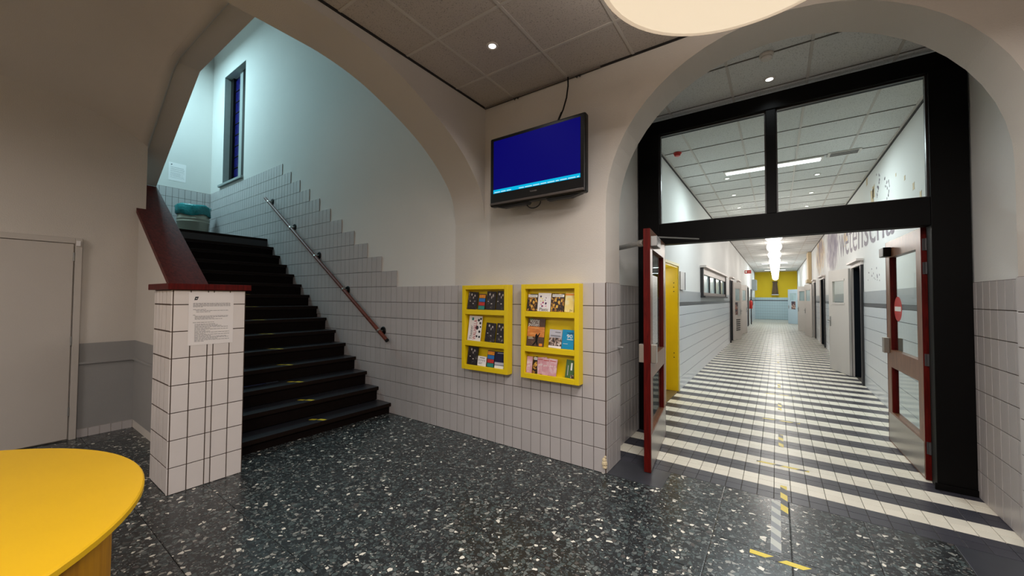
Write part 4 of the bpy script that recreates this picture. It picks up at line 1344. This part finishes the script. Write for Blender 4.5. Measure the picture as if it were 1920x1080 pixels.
# corridor doors (each: architrave + open leaf)
def corridor_door(n, x, side, o, hinge, free, label, paint, win=True, cornice=True, h=2.12, extras=None):
    a, b, zt = o
    d = bpy.data.objects.new('door_%d' % n, None); COL.objects.link(d)
    d.location = (x, (a + b) / 2, 0)
    struct(d, label)
    hw = (b - a) / 2
    s = -side
    e = 0.0105 * s
    box('jamb', (e, -hw - 0.09, 0), (e + 0.03 * s, -hw, zt), dk, d)
    box('jamb', (e, hw, 0), (e + 0.03 * s, hw + 0.09, zt), wf, d)
    box('head', (0, -hw - 0.09, zt), (e + 0.03 * s, hw + 0.09, zt + 0.07), wf, d)
    box('dark_reveal_board', (-0.3 * s, hw - 0.012, 0), (e, hw - 0.0005, zt - 0.001), dark_open, d)  # dark boards added so the doorway depth looks unlit
    box('dark_reveal_board', (-0.3 * s, -hw + 0.0005, 0), (e, -hw + 0.012, zt - 0.001), dark_open, d)
    box('dark_reveal_board', (-0.3 * s, -hw + 0.012, zt - 0.013), (e, hw - 0.012, zt - 0.001), dark_open, d)
    if cornice:
        box('cornice', (0, -hw - 0.13, zt + 0.07), (0.10 * s, hw + 0.13, zt + 0.11), wf, d)
    if hinge:
        hx, hy = hinge; fx_, fy = free
        L_ = math.hypot(fx_ - hx, fy - hy); ang = math.atan2(fy - hy, fx_ - hx)
        mb = MB()
        T = 0.04
        if win:
            z0, z1 = h * 0.68, h * 0.89
            for p, q in (((0, 0, 0.01), (L_, T, z0)), ((0, 0, z1), (L_, T, h)), ((0, 0, z0), (L_ * 0.22, T, z1)), ((L_ * 0.80, 0, z0), (L_, T, z1))):
                mb.box(p, q)
        else:
            mb.box((0, 0, 0.01), (L_, T, h))
        lf = mb.build('door_leaf', paint, d, (hx - x, hy - (a + b) / 2, 0), (0, 0, ang))
        if win:
            box('glass_pane', (L_ * 0.22, T * 0.4, z0), (L_ * 0.80, T * 0.6, z1), win_glass if extras == 'far' else glass_m, lf)
            for yy in (-0.008, T):
                for p, q in (((L_ * 0.18, z0 - 0.04), (L_ * 0.84, z0)), ((L_ * 0.18, z1), (L_ * 0.84, z1 + 0.04))):
                    box('bead', (p[0], yy, p[1]), (q[0], yy + 0.008, q[1]), paint, lf)
        for yy, s2 in ((0, -1), (T, 1)):
            box('lock_plate', (L_ - 0.09, yy, 0.93), (L_ - 0.05, yy + s2 * 0.008, 1.14), alu, lf)
            MB().tube((L_ - 0.07, yy + s2 * 0.045, 1.06), (L_ - 0.19, yy + s2 * 0.045, 1.06), 0.011, 8).build('handle', alu, lf)
            MB().tube((L_ - 0.07, yy, 1.06), (L_ - 0.07, yy + s2 * 0.055, 1.06), 0.011, 8).build('handle_neck', alu, lf)
        return d, lf, L_
    return d, None, 0
corridor_door(4, XR, 1, OR[0], (1.205, 9.90), (0.984, 10.78), 'nearest white door on the right corridor wall, standing open with a pane', white_paint)
corridor_door(5, XR, 1, OR[1], None, None, 'open doorway with yellowish room on the right corridor wall', white_paint)
corridor_door(6, XR, 1, OR[2], (1.20, 19.25), (1.01, 20.0), 'white glazed door beside the tan pilaster on the right', white_paint, extras='far')
corridor_door(7, XR, 1, OR[3], (1.20, 22.0), (0.88, 22.85), 'far white glazed door on the right, beyond the tan pilaster', white_paint, extras='far', cornice=False)
d8, lf8, L8 = corridor_door(8, XR, 1, OR[4], (1.15, 28.45), (0.63, 29.2), 'pale blue glazed door with a poster near the corridor end', blue_door, extras='far', cornice=False)
poster = blotch('poster_print', [(0.0, C(24, 28, 44)), (0.46, C(60, 56, 70)), (0.52, C(168, 96, 64)), (0.58, C(206, 190, 168)), (0.68, C(70, 96, 130))], 7)
MB().box((0.28, 0.0405, 0.90), (0.62, 0.043, 1.38)).build('poster', poster, lf8)
d9, lf9, L9 = corridor_door(9, XL, -1, OL[1], (-1.275, 16.0), (-1.09, 16.75), 'white door with posters and slats open on the left wall', white_paint, extras='far')
MB().box((0.14, -0.004, 0.92), (0.40, -0.0005, 1.38)).build('poster', poster, lf9)
MB().box((0.42, -0.004, 0.86), (0.70, -0.0005, 1.36)).build('poster', news, lf9)
for k_ in range(6):
    box('vent_slat', (0.24, -0.012, 0.34 + 0.075 * k_), (0.62, -0.0005, 0.375 + 0.075 * k_), dk, lf9)
corridor_door(10, XL, -1, OL[2], (-1.23, 18.93), (-1.06, 19.70), 'plain white glazed door beyond the poster door on the left', white_paint, extras='far')
corridor_door(11, XL, -1, OL[3], None, None, 'narrow open doorway near the far left of the corridor', white_paint, cornice=False)

# tan pilaster on the right wall
pl = thing('pilaster', 'tan pilaster with a block base high on the right corridor wall', 'pilaster', (XR, 20.6, 2.22))
box('shaft', (-0.12, 0.0, 0.14), (-0.003, 0.9, CE - 2.22 - 0.015), tan_m, pl)
box('base_block', (-0.17, -0.05, 0.0), (-0.003, 0.95, 0.14), tan_m, pl)

# mural on the right wall
def mural_patch(name, y0, y1, z0, z1, stops, sc, label, stretch=(1, 1, 1)):
    m, nt, b = new_mat(name)
    L = nt.links
    tc = nt.nodes.new('ShaderNodeTexCoord')
    mp = nt.nodes.new('ShaderNodeMapping'); mp.inputs['Scale'].default_value = stretch
    L.new(tc.outputs['Object'], mp.inputs['Vector'])
    n = nt.nodes.new('ShaderNodeTexNoise'); n.inputs['Scale'].default_value = sc; n.inputs['Detail'].default_value = 5; n.inputs['Distortion'].default_value = 1.0
    L.new(mp.outputs[0], n.inputs['Vector'])
    # paint thins out towards the rim of the patch
    m2 = nt.nodes.new('ShaderNodeVectorMath'); m2.operation = 'SUBTRACT'; m2.inputs[1].default_value = (XR, (y0 + y1) / 2, (z0 + z1) / 2)
    L.new(tc.outputs['Object'], m2.inputs[0])
    m3 = nt.nodes.new('ShaderNodeVectorMath'); m3.operation = 'MULTIPLY'; m3.inputs[1].default_value = (0, 2 / (y1 - y0), 2 / (z1 - z0))
    L.new(m2.outputs[0], m3.inputs[0])
    m4 = nt.nodes.new('ShaderNodeVectorMath'); m4.operation = 'LENGTH'
    L.new(m3.outputs[0], m4.inputs[0])
    pw_ = nt.nodes.new('ShaderNodeMath'); pw_.operation = 'POWER'; pw_.inputs[1].default_value = 4.0
    L.new(m4.outputs['Value'], pw_.inputs[0])
    ma = nt.nodes.new('ShaderNodeMath'); ma.operation = 'MULTIPLY_ADD'; ma.inputs[1].default_value = 0.28
    L.new(pw_.outputs[0], ma.inputs[0]); L.new(n.outputs['Fac'], ma.inputs[2])
    r = ramp(nt, stops)
    L.new(ma.outputs[0], r.inputs[0]); L.new(r.outputs[0], b.inputs['Base Color'])
    b.inputs['Roughness'].default_value = 0.7
    b.inputs['Specular IOR Level'].default_value = 0.2
    t = MB()
    k_ = 32
    pts = [((y0 + y1) / 2 + (y1 - y0) / 2 * math.cos(2 * math.pi * i / k_), (z0 + z1) / 2 + (z1 - z0) / 2 * math.sin(2 * math.pi * i / k_)) for i in range(k_)]
    t.prism(pts, 'x', XR - 0.0008, XR - 0.0012)
    o = t.build('mural_paint', m, wcr)
    o['label'] = label
WPC = C(222, 222, 220)
mural_patch('mural_purple', 11.7, 15.0, 2.15, 3.75, [(0.0, C(110, 102, 122)), (0.48, C(136, 128, 144)), (0.58, C(190, 182, 186)), (0.66, WPC)], 4, 'purple-grey painted shapes', (1, 3, 0.5))
mural_patch('mural_purple2', 15.0, 18.6, 2.25, 3.75, [(0.0, C(120, 112, 130)), (0.46, C(146, 136, 148)), (0.54, C(214, 186, 140)), (0.66, WPC)], 3, 'grey and ochre painted shapes', (1, 2, 0.6))
mural_patch('mural_ochre', 10.6, 11.3, 2.62, 3.10, [(0.0, C(214, 176, 110)), (0.5, C(226, 196, 140)), (0.62, WPC)], 6, 'ochre painted flower')
letter_m = simple('mural_letter', C(138, 130, 138), 0.7, noise=0.2, nscale=12)
def wall_text(s, y_start, y_end, z0, hgt):
    w_ = abs(y_start - y_end)
    o = obj('mural_lettering', text_mesh(s, letter_m, w_, hgt), wcr, (XR - 0.0022, y_start, z0), (math.pi / 2, 0, -math.pi / 2))
    return o
mt = wall_text('wetenscha', 11.9, 6.8, 2.36, 1.0)
for v in mt.data.vertices:
    f = min(max(v.co.x / 5.1, 0), 1)
    v.co.y = 0.14 * (1 - f) + v.co.y * (0.80 * (1 - f) + 0.50 * f)
mb = MB()
random.seed(3)
for i in range(46):
    if i < 16:
        y = random.uniform(7.55, 7.85); z = random.uniform(3.0, 3.42)
    elif i < 32:
        y = random.uniform(7.0, 7.3); z = random.uniform(2.85, 3.22)
    else:
        y = random.uniform(7.6, 8.6); z = random.uniform(1.78, 2.02)
    s = random.uniform(0.012, 0.03)
    pts = [(y + s * random.uniform(.6, 1) * math.cos(a * math.pi / 3), z + s * random.uniform(.6, 1.2) * math.sin(a * math.pi / 3)) for a in range(6)]
    mb.prism(pts, 'x', XR - 0.0005, XR - 0.0022)
tag(mb.build('mural_splashes', letter_m, wcr), kind='stuff')
for i, (y, z, s) in enumerate(((6.28, 2.943, 0.035), (5.94, 2.76, 0.05), (5.70, 2.61, 0.05), (6.67, 3.086, 0.025), (8.1, 3.10, 0.17), (8.0, 3.18, 0.12), (8.5, 3.47, 0.08))):
    pts = [(y + s * (1.0 if a % 2 else 0.55) * math.cos(a * math.pi / 4), z + 1.2 * s * (1.0 if a % 2 else 0.6) * math.sin(a * math.pi / 4)) for a in range(8)]
    MB().prism(pts, 'x', XR - 0.001, XR - 0.0022).build('mural_petal', tan_m, wcr)

# exit sign, extinguisher, post, far cabinet, end-wall ornament
ex = thing('exit_sign', 'red sign with white pictogram projecting from the left corridor wall', 'sign', (XL, 22.5, 2.80))
box('plate', (0.02, 0.0, 0.0), (0.30, 0.02, 0.17), red_m, ex)
box('arm', (0.0, 0.005, 0.07), (0.02, 0.015, 0.10), alu, ex)
box('pictogram', (0.05, -0.002, 0.04), (0.12, 0.0, 0.14), white_ink, ex)
box('pictogram', (0.16, -0.002, 0.075), (0.25, 0.0, 0.095), white_ink, ex)
fe = thing('fire_extinguisher', 'red fire extinguisher hanging on the far left corridor wall', 'extinguisher', (-1.21, 25.95, 0.95))
MB().lathe([(0.07, 0.0), (0.085, 0.02), (0.085, 0.40), (0.05, 0.47), (0.025, 0.49)], seg=20).build('cylinder', red_m, fe, smooth=True)
box('valve', (-0.03, -0.02, 0.49), (0.05, 0.02, 0.54), black_m, fe)
MB().path([(0.05, 0, 0.52), (0.11, 0, 0.42), (0.10, 0, 0.2)], 0.012, 8).build('hose', black_m, fe)
box('wall_hook', (-0.102, -0.02, 0.3), (-0.08, 0.02, 0.36), alu, fe)
tag(MB().tube((XL + 0.08, 26.9, 0), (XL + 0.08, 26.9, 2.1), 0.03, 10).build('dark_post', dk), 'thin dark vertical post by the far left corridor wall', 'post')
gb_ = thing('wall_cabinet', 'pale grey wall cabinet high on the far left corridor wall', 'cabinet', (XL, 30.2, 2.1))
box('body', (0, -0.6, 0), (0.25, 0.6, 0.7), simple('cabinet_grey', C(150, 160, 162), 0.5), gb_)
box('door', (0.2501, -0.57, 0.03), (0.262, 0.57, 0.67), simple('cabinet_door', C(170, 180, 182), 0.5), gb_)
orn = thing('wooden_ornament', 'tall brown wooden wall ornament on the yellow end wall', 'ornament', (-0.06, YE, 1.82))
wbr = wood('ornament_wood', C(70, 52, 34), C(100, 76, 48), 0.6, scale=1.5)
mb = MB().prism([(-0.20, 0.10), (0.20, 0.10), (0.13, 0.95), (-0.13, 0.95)], 'y', -0.18, 0)
mb.build('tapered_body', wbr, orn)
box('shelf', (-0.22, -0.24, 0.0), (0.22, 0, 0.06), wf, orn)
box('plinth', (-0.2, -0.2, 0.0601), (0.2, 0, 0.0999), black_m, orn)
box('cornice', (-0.17, -0.2, 0.95), (0.17, 0, 1.02), wbr, orn)

# corridor lamps
gmesh = MB().lathe([(0.03, -0.165)] + [(0.17 * math.cos(a), 0.165 * math.sin(a)) for a in [math.radians(v) for v in range(-75, 80, 15)]] + [(0.03, 0.165)], seg=24).mesh('globe', globe_m, True)
for i in range(10):
    y = 10.0 + 2.2 * i
    pos = ['nearest', 'second', 'third', 'fourth', 'fifth', 'sixth', 'seventh', 'eighth', 'ninth', 'farthest'][i]
    t = thing('globe_pendant', '%s glowing white globe lamp in the row down the corridor' % pos, 'lamp', (-0.03, y, 2.9), group='globe lamps along the corridor')
    obj('globe', gmesh, t)
    MB().tube((0, 0, 0.16), (0, 0, CE - 2.9), 0.012, 8).build('stem', alu, t)
    MB().lathe([(0.05, CE - 2.9 - 0.04), (0.06, CE - 2.9 - 0.003)], seg=16).build('canopy', white_paint, t)
    light('globe_light', 'POINT', (-0.03, y, 2.68 if i % 2 == 0 else 3.14), P_GLOBE * (1.6 if i % 2 == 0 else 0.8), (1, 0.94, 0.87), 0.1)
for i, (y, lab) in enumerate(((7.0, 'nearest long fluorescent strip across the corridor ceiling'), (26.0, 'fluorescent strip across the far corridor ceiling, nearer one'), (32.0, 'fluorescent strip beside the yellow end wall ceiling'))):
    t = thing('fluorescent_strip', lab, 'light', (-0.05, y, CE), group='fluorescent strips in the corridor')
    box('housing', (-0.63, -0.09, -0.02), (0.63, 0.09, -0.002), white_paint, t)
    box('tube_cover', (-0.60, -0.06, -0.035), (0.60, 0.06, -0.0201), tube_m, t, 0.006)
    light('strip_light', 'AREA', (-0.05, y, CE - 0.05), P_TUBE, (0.78, 0.95, 1.0) if i else COOL, 1.2, 0.12)
gr = thing('air_grille', 'pale slotted air grille beside the near fluorescent strip', 'grille', (0.80, 6.95, CE))
box('frame', (-0.18, -0.10, -0.008), (0.18, 0.10, -0.002), white_paint, gr)
for k_ in range(4):
    box('slot', (-0.15, -0.075 + 0.042 * k_, -0.011), (0.15, -0.055 + 0.042 * k_, -0.0081), dk, gr)
ords = ['nearest', 'second', 'third', 'fourth']
for i in range(4):
    downlight(-0.665, 7.35 + 1.25 * i, '%s downlight in the left row of the corridor ceiling' % ords[i], P_CORR_SPOT, COOL, group='corridor downlights')
    downlight(0.575, 7.92 + 1.30 * i, '%s downlight in the right row of the corridor ceiling' % ords[i], P_CORR_SPOT, COOL, group='corridor downlights')

# ------------------------------------------------------------------ floor tapes
def tape(name, x0, x1, y0, y1, mat, label, group=None):
    o = MB().box((-(x1 - x0) / 2, -(y1 - y0) / 2, 0), ((x1 - x0) / 2, (y1 - y0) / 2, 0.0008)).build(name, mat, None, ((x0 + x1) / 2, (y0 + y1) / 2, 0.0004))
    return tag(o, label, 'tape', group)
GT = 'hazard tape pieces on the floor'
tape('floor_tape', -0.044, 0.010, 2.775, 3.47, tape_pale, 'pale tape strip running to the corridor threshold', GT)
tape('floor_tape', 0.011, 0.054, 3.27, 3.78, tape_hz, 'nearest yellow and black tape strip across the corridor threshold', GT)
tape('floor_tape', -0.145, 0.17, 2.678, 2.718, tape_hzx, 'yellow and black cross tape on the terrazzo floor', GT)
for i, (a, b) in enumerate(((4.75, 5.18), (6.31, 6.74), (7.9, 8.3), (9.4, 9.75), (10.9, 11.2), (12.4, 12.7))):
    tape('floor_tape', 0.004, 0.046, a, b, tape_hz, '%s yellow and black tape dash along the striped corridor floor' % ['first', 'second', 'third', 'fourth', 'fifth', 'sixth'][i], GT)
for i, y in enumerate((4.2, 5.75, 7.3)):
    tape('floor_tape', -0.165, 0.22, y, y + 0.035, tape_hzx, '%s thin tape line across the middle of the striped corridor floor' % ['nearest', 'middle', 'farthest'][i], GT)

bpy.context.view_layer.update()
